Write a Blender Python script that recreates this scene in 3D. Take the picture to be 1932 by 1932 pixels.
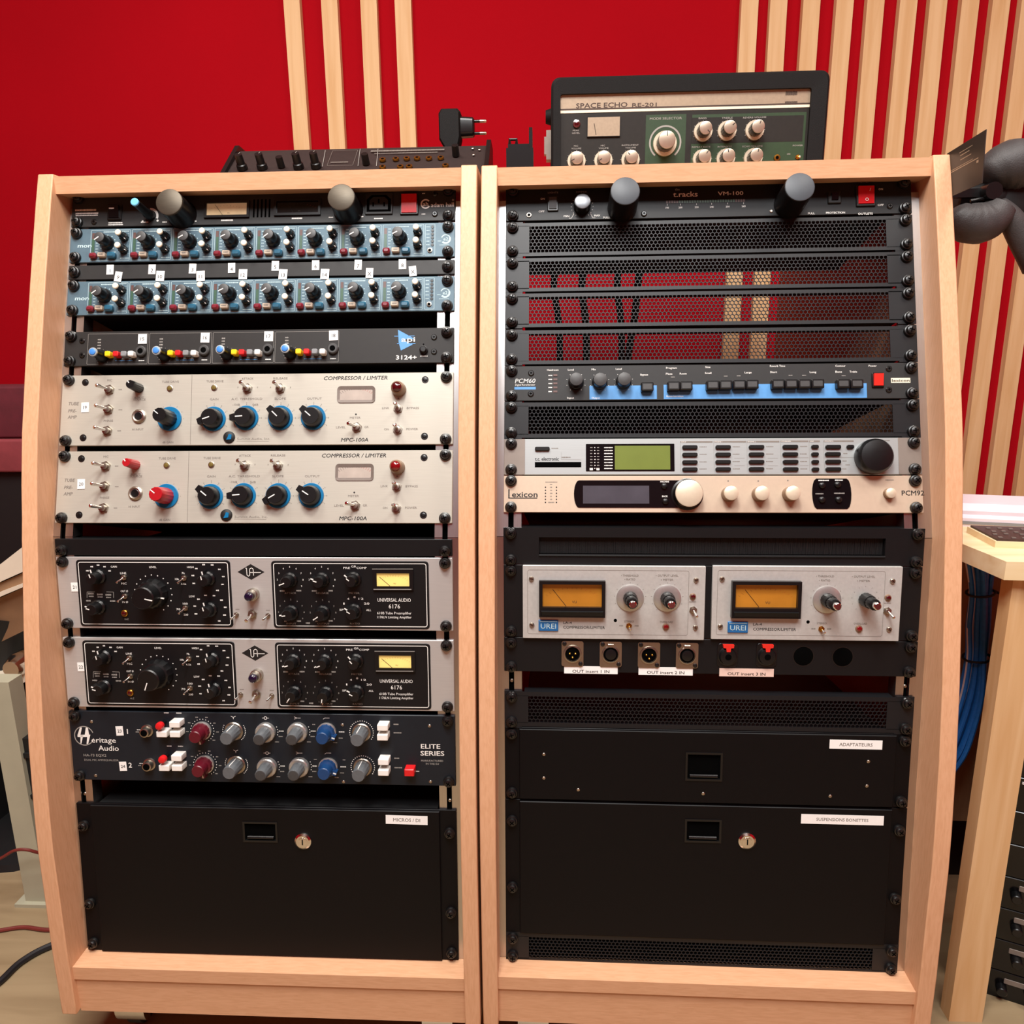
import bpy, bmesh, math, random
from mathutils import Matrix, Vector

# ------------------------------------------------------------------ scene, camera, light, exposure
for _o in list(bpy.data.objects):
    bpy.data.objects.remove(_o, do_unlink=True)
SC = bpy.context.scene
COL = SC.collection
FLOOR = -680.0                       # mm below the bend of the racks (local origin of all measurements)
def wp(x, y, z):                     # millimetres relative to the rack bend -> metres above the floor
    return Vector((x / 1000, y / 1000, (z - FLOOR) / 1000))

YAW, PITCH, ROLL = -0.0483, -0.2253, -0.0108
_f = Vector((math.sin(YAW) * math.cos(PITCH), math.cos(YAW) * math.cos(PITCH), math.sin(PITCH)))
_r = Vector((math.cos(YAW), -math.sin(YAW), 0)); _u = _r.cross(_f)
_r2 = math.cos(ROLL) * _r + math.sin(ROLL) * _u; _u2 = -math.sin(ROLL) * _r + math.cos(ROLL) * _u
cam_data = bpy.data.cameras.new('camera'); cam = bpy.data.objects.new('camera', cam_data); COL.objects.link(cam)
cam_data.sensor_width = 36.0; cam_data.lens = 1404.53 / 1932 * 36.0; cam_data.clip_start = 0.02; cam_data.clip_end = 50
_m = Matrix.Identity(4)
for _i in range(3):
    _m[_i][0] = _r2[_i]; _m[_i][1] = _u2[_i]; _m[_i][2] = -_f[_i]; _m[_i][3] = wp(594.476, -842.872, 224.357)[_i]
cam.matrix_world = _m
SC.camera = cam

world = bpy.data.worlds.new('world'); SC.world = world; world.use_nodes = True
world.node_tree.nodes['Background'].inputs[0].default_value = (1.0, 0.98, 0.97, 1)
world.node_tree.nodes['Background'].inputs[1].default_value = 0.30

def area(name, loc, target, size, power, col, size_y=None):
    d = bpy.data.lights.new(name, 'AREA'); d.energy = power; d.color = col; d.size = size
    if size_y: d.shape = 'RECTANGLE'; d.size_y = size_y
    o = bpy.data.objects.new(name, d); COL.objects.link(o); o.location = wp(*loc)
    o.rotation_euler = (wp(*target) - wp(*loc)).to_track_quat('-Z', 'Y').to_euler()
    return o
CEIL = 1750.0
area('ceiling_panel_light', (430, -760, CEIL - 20), (430, -760, 0), 0.34, 29, (1.0, 0.965, 0.91))
area('ceiling_panel_light', (1550, -560, CEIL - 20), (1550, -560, 0), 0.5, 17, (1.0, 0.94, 0.87))
area('ceiling_panel_light', (-150, -420, CEIL - 20), (-150, -420, 0), 0.5, 19, (1.0, 0.94, 0.87))
area('ceiling_panel_light', (600, -1330, CEIL - 20), (600, -1330, 0), 1.2, 44, (0.97, 0.985, 1.0), 0.6)
SC.view_settings.view_transform = 'Standard'; SC.view_settings.look = 'None'
SC.view_settings.gamma = 1.0; SC.view_settings.exposure = 0.04; SC.view_settings.use_curve_mapping = False

# ------------------------------------------------------------------ materials
def lin(c):
    return tuple(((v / 255) / 12.92 if v / 255 <= 0.04045 else ((v / 255 + 0.055) / 1.055) ** 2.4) for v in c) + (1,)
MAT = {}
def mat(name, rgb, rough=0.5, metal=0.0, spec=0.5, emit=0.0, var=0.0, vscale=60, bump=0.0, bscale=900, stretch=None, coat=0.0):
    m = bpy.data.materials.new(name); m.use_nodes = True; nt = m.node_tree; b = nt.nodes['Principled BSDF']
    c = lin(rgb)
    b.inputs['Base Color'].default_value = c; b.inputs['Roughness'].default_value = rough; b.inputs['Metallic'].default_value = metal
    b.inputs['Specular IOR Level'].default_value = spec; b.inputs['Coat Weight'].default_value = coat
    if emit:
        b.inputs['Emission Color'].default_value = c; b.inputs['Emission Strength'].default_value = emit
    if var or bump:
        tc = nt.nodes.new('ShaderNodeTexCoord'); mp = nt.nodes.new('ShaderNodeMapping'); nt.links.new(tc.outputs['Object'], mp.inputs[0])
        if stretch: mp.inputs['Scale'].default_value = stretch
        if var:
            n = nt.nodes.new('ShaderNodeTexNoise'); n.inputs['Scale'].default_value = vscale; n.inputs['Detail'].default_value = 5
            r = nt.nodes.new('ShaderNodeValToRGB'); nt.links.new(mp.outputs[0], n.inputs['Vector']); nt.links.new(n.outputs[0], r.inputs[0])
            r.color_ramp.elements[0].position = 0.3; r.color_ramp.elements[1].position = 0.7
            r.color_ramp.elements[0].color = tuple(v * (1 - var) for v in c[:3]) + (1,)
            r.color_ramp.elements[1].color = tuple(min(1, v * (1 + var)) for v in c[:3]) + (1,)
            nt.links.new(r.outputs[0], b.inputs['Base Color'])
        if bump:
            n2 = nt.nodes.new('ShaderNodeTexNoise'); n2.inputs['Scale'].default_value = bscale; n2.inputs['Detail'].default_value = 3
            bp = nt.nodes.new('ShaderNodeBump'); bp.inputs['Strength'].default_value = bump; bp.inputs['Distance'].default_value = 0.0006
            nt.links.new(mp.outputs[0], n2.inputs['Vector']); nt.links.new(n2.outputs[0], bp.inputs['Height']); nt.links.new(bp.outputs[0], b.inputs['Normal'])
    MAT[name] = m
    return m
def wood(name, rgb, rgb2, stretch, rough=0.45, knots=False, bump=0.08):
    m = bpy.data.materials.new(name); m.use_nodes = True; nt = m.node_tree; b = nt.nodes['Principled BSDF']; L = nt.links
    tc = nt.nodes.new('ShaderNodeTexCoord'); oi = nt.nodes.new('ShaderNodeObjectInfo'); add = nt.nodes.new('ShaderNodeVectorMath'); add.operation = 'ADD'
    L.new(tc.outputs['Object'], add.inputs[0]); sc = nt.nodes.new('ShaderNodeVectorMath'); sc.operation = 'SCALE'; sc.inputs['Scale'].default_value = 7.3
    cmb = nt.nodes.new('ShaderNodeCombineXYZ')
    for k in range(3): L.new(oi.outputs['Random'], cmb.inputs[k])
    L.new(cmb.outputs[0], sc.inputs[0]); L.new(sc.outputs[0], add.inputs[1])
    mp = nt.nodes.new('ShaderNodeMapping'); mp.inputs['Scale'].default_value = stretch; L.new(add.outputs[0], mp.inputs[0])
    n = nt.nodes.new('ShaderNodeTexNoise'); n.inputs['Scale'].default_value = 1; n.inputs['Detail'].default_value = 6; n.inputs['Distortion'].default_value = 0.6
    L.new(mp.outputs[0], n.inputs['Vector'])
    r = nt.nodes.new('ShaderNodeValToRGB'); L.new(n.outputs[0], r.inputs[0])
    r.color_ramp.elements[0].position = 0.32; r.color_ramp.elements[1].position = 0.62
    r.color_ramp.elements[0].color = lin(rgb2); r.color_ramp.elements[1].color = lin(rgb)
    out = r.outputs[0]
    if knots:
        v = nt.nodes.new('ShaderNodeTexVoronoi'); v.inputs['Scale'].default_value = 3.2
        mp2 = nt.nodes.new('ShaderNodeMapping'); mp2.inputs['Scale'].default_value = (3, 3, 1); L.new(add.outputs[0], mp2.inputs[0]); L.new(mp2.outputs[0], v.inputs['Vector'])
        r2 = nt.nodes.new('ShaderNodeValToRGB'); r2.color_ramp.elements[0].position = 0.02; r2.color_ramp.elements[1].position = 0.09
        r2.color_ramp.elements[0].color = (1, 1, 1, 1); r2.color_ramp.elements[1].color = (0, 0, 0, 1); L.new(v.outputs['Distance'], r2.inputs[0])
        mx = nt.nodes.new('ShaderNodeMix'); mx.data_type = 'RGBA'; L.new(r2.outputs[0], mx.inputs[0]); L.new(out, mx.inputs[6])
        mx.inputs[7].default_value = lin((170, 120, 75)); out = mx.outputs[2]
    L.new(out, b.inputs['Base Color']); b.inputs['Roughness'].default_value = rough; b.inputs['Specular IOR Level'].default_value = 0.35
    bp = nt.nodes.new('ShaderNodeBump'); bp.inputs['Strength'].default_value = bump; bp.inputs['Distance'].default_value = 0.0008
    L.new(n.outputs[0], bp.inputs['Height']); L.new(bp.outputs[0], b.inputs['Normal'])
    MAT[name] = m
    return m
wood('beech', (215, 167, 130), (206, 157, 119), (420, 420, 48))
wood('beech_across', (215, 167, 130), (206, 157, 119), (48, 420, 420))
wood('pine', (226, 190, 142), (214, 172, 120), (60, 60, 3.5), rough=0.6, knots=True)
wood('pine_across', (238, 220, 180), (230, 206, 160), (4, 60, 60), rough=0.55, knots=True)
wood('floor_wood', (160, 140, 108), (140, 120, 90), (3, 26, 26), rough=0.5)
mat('red_fabric', (166, 2, 19), 0.9, spec=0.12, var=0.05, vscale=3, bump=0.25, bscale=1400)
mat('ceiling_paint', (225, 220, 210), 0.9, var=0.02, vscale=4)
mat('front_paint', (120, 40, 44), 0.9, var=0.04, vscale=4)
mat('black_panel', (13, 13, 15), 0.48, spec=0.33, var=0.06, vscale=140, bump=0.10, bscale=2600)
mat('drawer_black', (6, 5, 7), 0.5, spec=0.2, var=0.06, vscale=90, bump=0.12, bscale=2400)
mat('mesh_black', (20, 21, 24), 0.45, spec=0.4, var=0.05, vscale=120)
mat('grey_black', (40, 40, 40), 0.5, spec=0.35, var=0.06, vscale=120, bump=0.08, bscale=2400)
mat('api_black', (36, 34, 33), 0.55, spec=0.35, var=0.06, vscale=120, bump=0.08, bscale=2400)
mat('chassis_black', (14, 14, 15), 0.6, var=0.1, vscale=60)
mat('plastic_black', (14, 14, 15), 0.34, spec=0.45, var=0.08, vscale=300)
mat('screw_black', (16, 15, 15), 0.33, spec=0.6, var=0.1, vscale=400)
mat('slot_black', (2, 2, 2), 0.9, spec=0.05, var=0.1, vscale=300)
mat('lamp_grey', (66, 72, 78), 0.5, var=0.04, vscale=200)
mat('knob_grey_dark', (60, 60, 60), 0.5, var=0.06, vscale=200)
mat('rail_alu', (200, 198, 196), 0.30, 1.0, var=0.05, vscale=40, stretch=(60, 60, 1.5), bump=0.08, bscale=60)
mat('silver_panel', (190, 186, 174), 0.42, 0.35, var=0.035, vscale=26, stretch=(1, 8, 40), bump=0.06, bscale=40)
mat('silver_ua', (196, 194, 191), 0.42, 0.45, var=0.04, vscale=26, stretch=(1, 8, 40), bump=0.06, bscale=40)
mat('silver_urei', (196, 196, 192), 0.42, 0.35, var=0.05, vscale=300, bump=0.1, bscale=1500)
mat('silver_tc', (182, 188, 188), 0.35, 0.45, var=0.03, vscale=26, stretch=(1, 8, 40))
mat('taupe_ear', (136, 126, 118), 0.5, 0.3, var=0.04, vscale=100)
mat('champagne', (206, 186, 164), 0.40, 0.30, var=0.025, vscale=200, bump=0.05, bscale=2500)
mat('champagne_knob', (218, 204, 180), 0.38, 0.35, var=0.03, vscale=200)
mat('bezel_grey', (112, 100, 92), 0.45, 0.2, var=0.05, vscale=200)
mat('champagne_dark', (140, 112, 88), 0.4, 0.4, var=0.03, vscale=200)
mat('steel_blue', (82, 106, 119), 0.5, 0.15, var=0.08, vscale=120, bump=0.06, bscale=1800)
mat('navy_panel', (21, 27, 34), 0.45, spec=0.35, var=0.06, vscale=120, bump=0.08, bscale=2400)
mat('chrome', (225, 222, 218), 0.14, 1.0, var=0.03, vscale=80)
mat('nickel', (176, 168, 156), 0.34, 1.0, var=0.05, vscale=120)
mat('brass', (190, 140, 60), 0.3, 1.0, var=0.06, vscale=120)
mat('brushed_cap', (84, 77, 66), 0.5, 0.6, var=0.10, vscale=90, stretch=(1, 1, 14))
mat('spun_cap', (214, 198, 176), 0.3, 0.8, var=0.10, vscale=60)
mat('spun_dark', (120, 122, 126), 0.35, 0.85, var=0.25, vscale=120)
mat('white_plastic', (236, 233, 226), 0.45, var=0.02, vscale=150)
mat('cream_plastic', (232, 222, 198), 0.45, var=0.03, vscale=150)
mat('paper', (240, 238, 234), 0.8, var=0.02, vscale=200)
mat('paper_pink', (226, 196, 182), 0.7, var=0.03, vscale=200)
mat('print_white', (232, 230, 224), 0.6, var=0.03, vscale=300)
mat('print_dim', (150, 146, 140), 0.6, var=0.05, vscale=300)
mat('print_pale', (176, 200, 204), 0.6, var=0.03, vscale=300)
mat('ink', (15, 13, 13), 0.6, var=0.1, vscale=300)
mat('ink_grey', (120, 112, 104), 0.6, var=0.05, vscale=300)
mat('ink_brown', (58, 40, 30), 0.6, var=0.05, vscale=300)
mat('red_rocker', (196, 8, 20), 0.3, spec=0.4, emit=0.06, var=0.08, vscale=300)
mat('red_plastic', (205, 26, 30), 0.4, var=0.05, vscale=300)
mat('red_orange', (214, 44, 34), 0.35, var=0.04, vscale=300)
mat('red_knob', (164, 16, 26), 0.35, spec=0.6, var=0.06, vscale=300)
mat('red_button', (120, 30, 44), 0.3, spec=0.6, var=0.05, vscale=300)
mat('teal_button', (44, 98, 124), 0.3, spec=0.6, var=0.05, vscale=300)
mat('beige_button', (198, 182, 162), 0.4, var=0.05, vscale=300)
mat('maroon_knob', (88, 12, 28), 0.35, spec=0.5, var=0.08, vscale=250)
mat('grey_knob', (90, 94, 97), 0.38, spec=0.5, var=0.06, vscale=250)
mat('navy_knob', (18, 58, 104), 0.38, spec=0.5, var=0.06, vscale=250)
mat('silver_skirt', (190, 188, 184), 0.3, 0.7, var=0.05, vscale=200)
mat('blue_dial', (8, 104, 152), 0.35, spec=0.5, var=0.05, vscale=200)
mat('blue_cap', (64, 130, 205), 0.4, var=0.04, vscale=300)
mat('blue_print', (82, 146, 205), 0.5, var=0.03, vscale=300)
mat('cyan_cap', (110, 190, 232), 0.45, var=0.03, vscale=300)
mat('badge_blue', (42, 112, 176), 0.3, 0.3, var=0.08, vscale=300)
mat('yellow_plastic', (236, 196, 20), 0.4, var=0.03, vscale=300)
mat('grey_plastic', (130, 132, 134), 0.45, var=0.03, vscale=300)
mat('lens_dark_red', (70, 10, 14), 0.12, spec=0.8, coat=0.6, var=0.1, vscale=300)
mat('lens_red', (120, 14, 18), 0.12, spec=0.8, coat=0.6, var=0.1, vscale=300)
mat('lens_violet', (26, 14, 40), 0.2, spec=0.5, coat=0.2, var=0.1, vscale=300)
mat('led_olive', (106, 90, 46), 0.25, var=0.1, vscale=300)
mat('led_green_dark', (56, 86, 68), 0.4, var=0.1, vscale=300)
mat('led_brown', (92, 66, 62), 0.4, var=0.1, vscale=300)
mat('lcd_green', (104, 116, 48), 0.4, spec=0.3, emit=0.02, var=0.04, vscale=60)
mat('display_grey', (70, 68, 76), 0.22, spec=0.5, var=0.12, vscale=40)
mat('gloss_black', (10, 10, 12), 0.16, spec=0.45, var=0.1, vscale=60)
mat('vu_amber', (178, 116, 34), 0.4, emit=0.06, var=0.10, vscale=30)
mat('vu_yellow', (238, 208, 120), 0.4, emit=0.30, var=0.08, vscale=30)
mat('vu_cream', (224, 196, 150), 0.35, emit=0.15, var=0.25, vscale=25)
mat('vu_grey', (172, 160, 150), 0.4, var=0.10, vscale=60)
mat('vu_red', (176, 46, 30), 0.5, var=0.05, vscale=300)
mat('se_silver', (166, 148, 126), 0.42, 0.45, var=0.06, vscale=260)
mat('se_green', (34, 58, 30), 0.5, var=0.08, vscale=200)
mat('se_dark', (36, 33, 30), 0.55, spec=0.25, var=0.08, vscale=200)
mat('tolex', (17, 16, 16), 0.65, spec=0.2, var=0.12, vscale=500, bump=0.5, bscale=1800)
mat('synth_brown', (44, 33, 31), 0.6, spec=0.25, var=0.08, vscale=120, bump=0.1, bscale=1500)
mat('leather_grey', (60, 57, 57), 0.55, spec=0.45, var=0.35, vscale=26, bump=0.6, bscale=700)
mat('card_brown', (44, 36, 32), 0.4, var=0.08, vscale=60)
mat('cable_blue', (38, 116, 200), 0.45, var=0.10, vscale=200)
mat('cable_black', (20, 20, 24), 0.5, var=0.08, vscale=200)
mat('cable_red', (112, 40, 34), 0.5, var=0.08, vscale=200)
mat('maroon_velvet', (92, 24, 36), 0.8, var=0.12, vscale=40, bump=0.2, bscale=900)
mat('maroon_light', (132, 52, 58), 0.75, var=0.12, vscale=40, bump=0.2, bscale=900)
mat('cream_shell', (232, 220, 198), 0.5, var=0.05, vscale=20)
mat('tan_fabric', (150, 116, 84), 0.8, var=0.12, vscale=30, bump=0.2, bscale=900)
mat('post_paint', (176, 174, 150), 0.6, var=0.06, vscale=20)
mat('lilac_white', (226, 214, 222), 0.45, var=0.03, vscale=30)
mat('plywood_brown', (150, 116, 84), 0.6, var=0.10, vscale=30, stretch=(6, 6, 1))
mat('key_dark', (62, 42, 40), 0.5, var=0.15, vscale=200)
mat('rubber', (18, 18, 18), 0.6, var=0.1, vscale=200)

# ------------------------------------------------------------------ mesh building
class MB:
    """Collects faces. Face coordinates are (x, w, z): x along the panel, w out of it towards the room, z up it, in mm.
    With world=True the three are plain x, y, z."""
    def __init__(s, world=False):
        s.v = []; s.f = []; s.m = []; s.world = world
    def add(s, vs, fs, mi=0):
        b = len(s.v); s.v += vs; s.f += [tuple(i + b for i in q) for q in fs]; s.m += [mi] * len(fs)
    def box(s, x0, x1, z0, z1, w0, w1, mi=0):
        vs = [(x, w, z) for x in (x0, x1) for w in (w0, w1) for z in (z0, z1)]
        s.add(vs, [(0, 1, 3, 2), (4, 6, 7, 5), (0, 4, 5, 1), (2, 3, 7, 6), (0, 2, 6, 4), (1, 5, 7, 3)], mi)
    def wbox(s, x0, x1, y0, y1, z0, z1, mi=0):
        s.box(x0, x1, z0, z1, y0, y1, mi)
    def loops(s, rings, mi=0, cap0=True, cap1=True):
        n = len(rings[0]); vs = [p for r in rings for p in r]; fs = []
        for k in range(len(rings) - 1):
            for i in range(n):
                j = (i + 1) % n; fs.append((k * n + i, k * n + j, (k + 1) * n + j, (k + 1) * n + i))
        if cap0: fs.append(tuple(range(n)))
        if cap1: fs.append(tuple(range((len(rings) - 1) * n, len(rings) * n)))
        s.add(vs, fs, mi)
    def lathe(s, prof, n=20, cx=0, cz=0, mi=0, flute=None, a0=0.0):
        rings = []
        for (r, w) in prof:
            ring = []
            for i in range(n):
                a = a0 + 2 * math.pi * i / n; rr = r
                if flute and r >= flute[0]: rr = r - (flute[1] if i % 2 else 0)
                ring.append((cx + rr * math.cos(a), w, cz + rr * math.sin(a)))
            rings.append(ring)
        s.loops(rings, mi)
    def prism(s, poly, w0, w1, mi=0):
        s.loops([[(x, w0, z) for x, z in poly], [(x, w1, z) for x, z in poly]], mi)
    def bprism(s, poly, w0, w1, b, mi=0):
        cx = sum(p[0] for p in poly) / len(poly); cz = sum(p[1] for p in poly) / len(poly)
        hx = max(abs(p[0] - cx) for p in poly); hz = max(abs(p[1] - cz) for p in poly)
        ins = [(cx + (x - cx) * (1 - b / hx), cz + (z - cz) * (1 - b / hz)) for x, z in poly]
        s.loops([[(x, w0, z) for x, z in poly], [(x, w1 - b, z) for x, z in poly], [(x, w1, z) for x, z in ins]], mi)
    def annulus(s, cx, cz, r0, r1, w, n=28, mi=0, a0=0.0, a1=2 * math.pi):
        full = abs(a1 - a0 - 2 * math.pi) < 1e-6; k = n if full else n + 1
        vs = []
        for i in range(k):
            a = a0 + (a1 - a0) * i / n
            vs += [(cx + r0 * math.cos(a), w, cz + r0 * math.sin(a)), (cx + r1 * math.cos(a), w, cz + r1 * math.sin(a))]
        s.add(vs, [(2 * i, 2 * ((i + 1) % k), 2 * ((i + 1) % k) + 1, 2 * i + 1) for i in range(n)], mi)
    def quad(s, x0, x1, z0, z1, w, mi=0):
        s.add([(x0, w, z0), (x1, w, z0), (x1, w, z1), (x0, w, z1)], [(0, 1, 2, 3)], mi)
    def tube(s, pts, r, n=8, mi=0):
        pts = [Vector(p) for p in pts]; rr = r if isinstance(r, (list, tuple)) else [r] * len(pts)
        rings = []; ref = None
        for i, p in enumerate(pts):
            t = (pts[min(i + 1, len(pts) - 1)] - pts[max(i - 1, 0)]).normalized()
            if ref is None: ref = Vector((0, 0, 1)) if abs(t.z) < 0.9 else Vector((1, 0, 0))
            a = t.cross(ref).normalized(); b = a.cross(t).normalized(); ref = b
            rings.append([tuple(p + rr[i] * (math.cos(2 * math.pi * k / n) * a + math.sin(2 * math.pi * k / n) * b)) for k in range(n)])
        s.loops(rings, mi)
    def mesh(s, name, mats, sharp=35):
        me = bpy.data.meshes.new(name)
        k = 1 if s.world else -1
        me.from_pydata([(x / 1000, k * w / 1000, z / 1000) for x, w, z in s.v], [], s.f)
        for mm in ([mats] if isinstance(mats, str) else mats): me.materials.append(MAT[mm])
        me.polygons.foreach_set('material_index', s.m)
        bm = bmesh.new(); bm.from_mesh(me); bmesh.ops.recalc_face_normals(bm, faces=bm.faces); bm.to_mesh(me); bm.free()
        me.polygons.foreach_set('use_smooth', [True] * len(me.polygons)); me.set_sharp_from_angle(angle=math.radians(sharp))
        return me
def spline(pts, per=8):
    P = [Vector(p) for p in pts]; out = []
    for i in range(len(P) - 1):
        a, b, c, d = P[max(i - 1, 0)], P[i], P[i + 1], P[min(i + 2, len(P) - 1)]
        for k in range(per):
            t = k / per
            out.append(0.5 * ((2 * b) + (c - a) * t + (2 * a - 5 * b + 4 * c - d) * t * t + (3 * b - a - 3 * c + d) * t ** 3))
    out.append(P[-1]); return [tuple(p) for p in out]
def rrect(x0, x1, z0, z1, r, k=4):
    pts = []
    for cx, cz, a in ((x1 - r, z1 - r, 0), (x0 + r, z1 - r, 90), (x0 + r, z0 + r, 180), (x1 - r, z0 + r, 270)):
        for i in range(k + 1):
            t = math.radians(a + 90 * i / k); pts.append((cx + r * math.cos(t), cz + r * math.sin(t)))
    return pts
def obj(name, me, parent=None, loc=(0, 0, 0), rot=(0, 0, 0), label=None, kind=None):
    o = bpy.data.objects.new(name, me); COL.objects.link(o); o.parent = parent
    o.location = tuple(v / 1000 for v in loc); o.rotation_euler = rot
    if label: o['label'] = label
    if kind: o['kind'] = kind
    return o
def tag(o, label, cat, group=None):
    o['label'] = label; o['category'] = cat
    if group: o['group'] = group
    return o
def thing(name, label, cat, loc, rot=(0, 0, 0), group=None):          # an Empty at a thing's base, loc in mm from the rack bend
    o = bpy.data.objects.new(name, None); COL.objects.link(o); o.empty_display_size = 0.02
    o.location = wp(*loc); o.rotation_euler = rot
    return tag(o, label, cat, group)

_TXT = {}
def text_mesh(body):                                        # unit-size outline of a string as flat triangles
    key = body
    if key not in _TXT:
        cu = bpy.data.curves.new('t', 'FONT'); cu.body = body; cu.size = 1.0; cu.resolution_u = 2
        o = bpy.data.objects.new('t', cu); COL.objects.link(o)
        bpy.context.view_layer.update()
        me = o.to_mesh(); vs = [tuple(v.co) for v in me.vertices]; fs = [tuple(p.vertices) for p in me.polygons]
        o.to_mesh_clear(); bpy.data.objects.remove(o); bpy.data.curves.remove(cu)
        _TXT[key] = (vs, fs)
    return _TXT[key]
def add_text(mb, body, x, z, h, w=0.15, al='C', it=0.0, bold=0.0, sx=1.0, rot=0.0, mi=0, width=None):
    vs, fs = text_mesh(body)
    if not vs: return
    x0 = min(v[0] for v in vs); x1 = max(v[0] for v in vs); k = h / 0.70
    if width: sx = width / ((x1 - x0) * k)
    ox = {'C': (x0 + x1) / 2, 'L': x0, 'R': x1}[al]; c, s_ = math.cos(rot), math.sin(rot)
    b = min(max(bold, 0.0), 0.05) * h * 1.5                           # heavier strokes: the outline printed again a little to the side
    for n, (dx, dz) in enumerate(((0, 0),) if b <= 0 else ((-b, 0), (b, 0), (0, b * 0.7), (0, -b * 0.7))):
        out = []
        for vx, vy, _ in vs:
            px = (vx - ox) * k * sx + it * (vy - 0.35) * k + dx; pz = (vy - 0.35) * k + dz
            out.append((x + px * c - pz * s_, w + n * 0.004, z + px * s_ + pz * c))
        mb.add(out, fs, mi)

# ------------------------------------------------------------------ the room
def structure(name, mb, m, label=None):
    o = obj(name, mb.mesh(name, m), None); o.location = wp(0, 0, 0); o['kind'] = 'structure'
    if label: o['label'] = label
    return o
RX0, RX1, RY0, WALL = -1900, 2500, -2700, 950
mb = MB(True); mb.wbox(RX0, RX1, RY0, WALL, FLOOR - 30, FLOOR); structure('floor', mb, 'floor_wood', 'pale wooden studio floor')
mb = MB(True); mb.wbox(RX0, RX1, RY0, WALL, CEIL, CEIL + 30); structure('ceiling', mb, 'ceiling_paint')
mb = MB(True); mb.wbox(RX0, RX1, WALL, WALL + 30, FLOOR, CEIL); wall_back = structure('wall_back', mb, 'red_fabric', 'bright red fabric wall with pale wooden slats')
mb = MB(True); mb.wbox(RX0 - 30, RX0, RY0, WALL, FLOOR, CEIL); structure('wall_left', mb, 'red_fabric')
mb = MB(True); mb.wbox(RX1, RX1 + 30, RY0, WALL, FLOOR, CEIL); structure('wall_right', mb, 'red_fabric')
mb = MB(True); mb.wbox(RX0, RX1, RY0 - 30, RY0, FLOOR, CEIL); structure('wall_front', mb, 'front_paint')
mb = MB(True); mb.box(-17.5, 17.5, FLOOR + 90, CEIL - 60, WALL - 17, WALL)
slat_me = mb.mesh('slat', 'pine')
for i, x in enumerate((50, 128.7, 210.8, 288.7, 1017, 1080.5, 1145.6, 1211, 1277.8, 1342, 1406.5, 1468.5, 1528, 1590, 1653, 1717, 1781, 1845)):
    s = obj('slat', slat_me, wall_back, (x, 0, 0), (0, 0.0015 * ((i * 7) % 5 - 2), 0))

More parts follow.
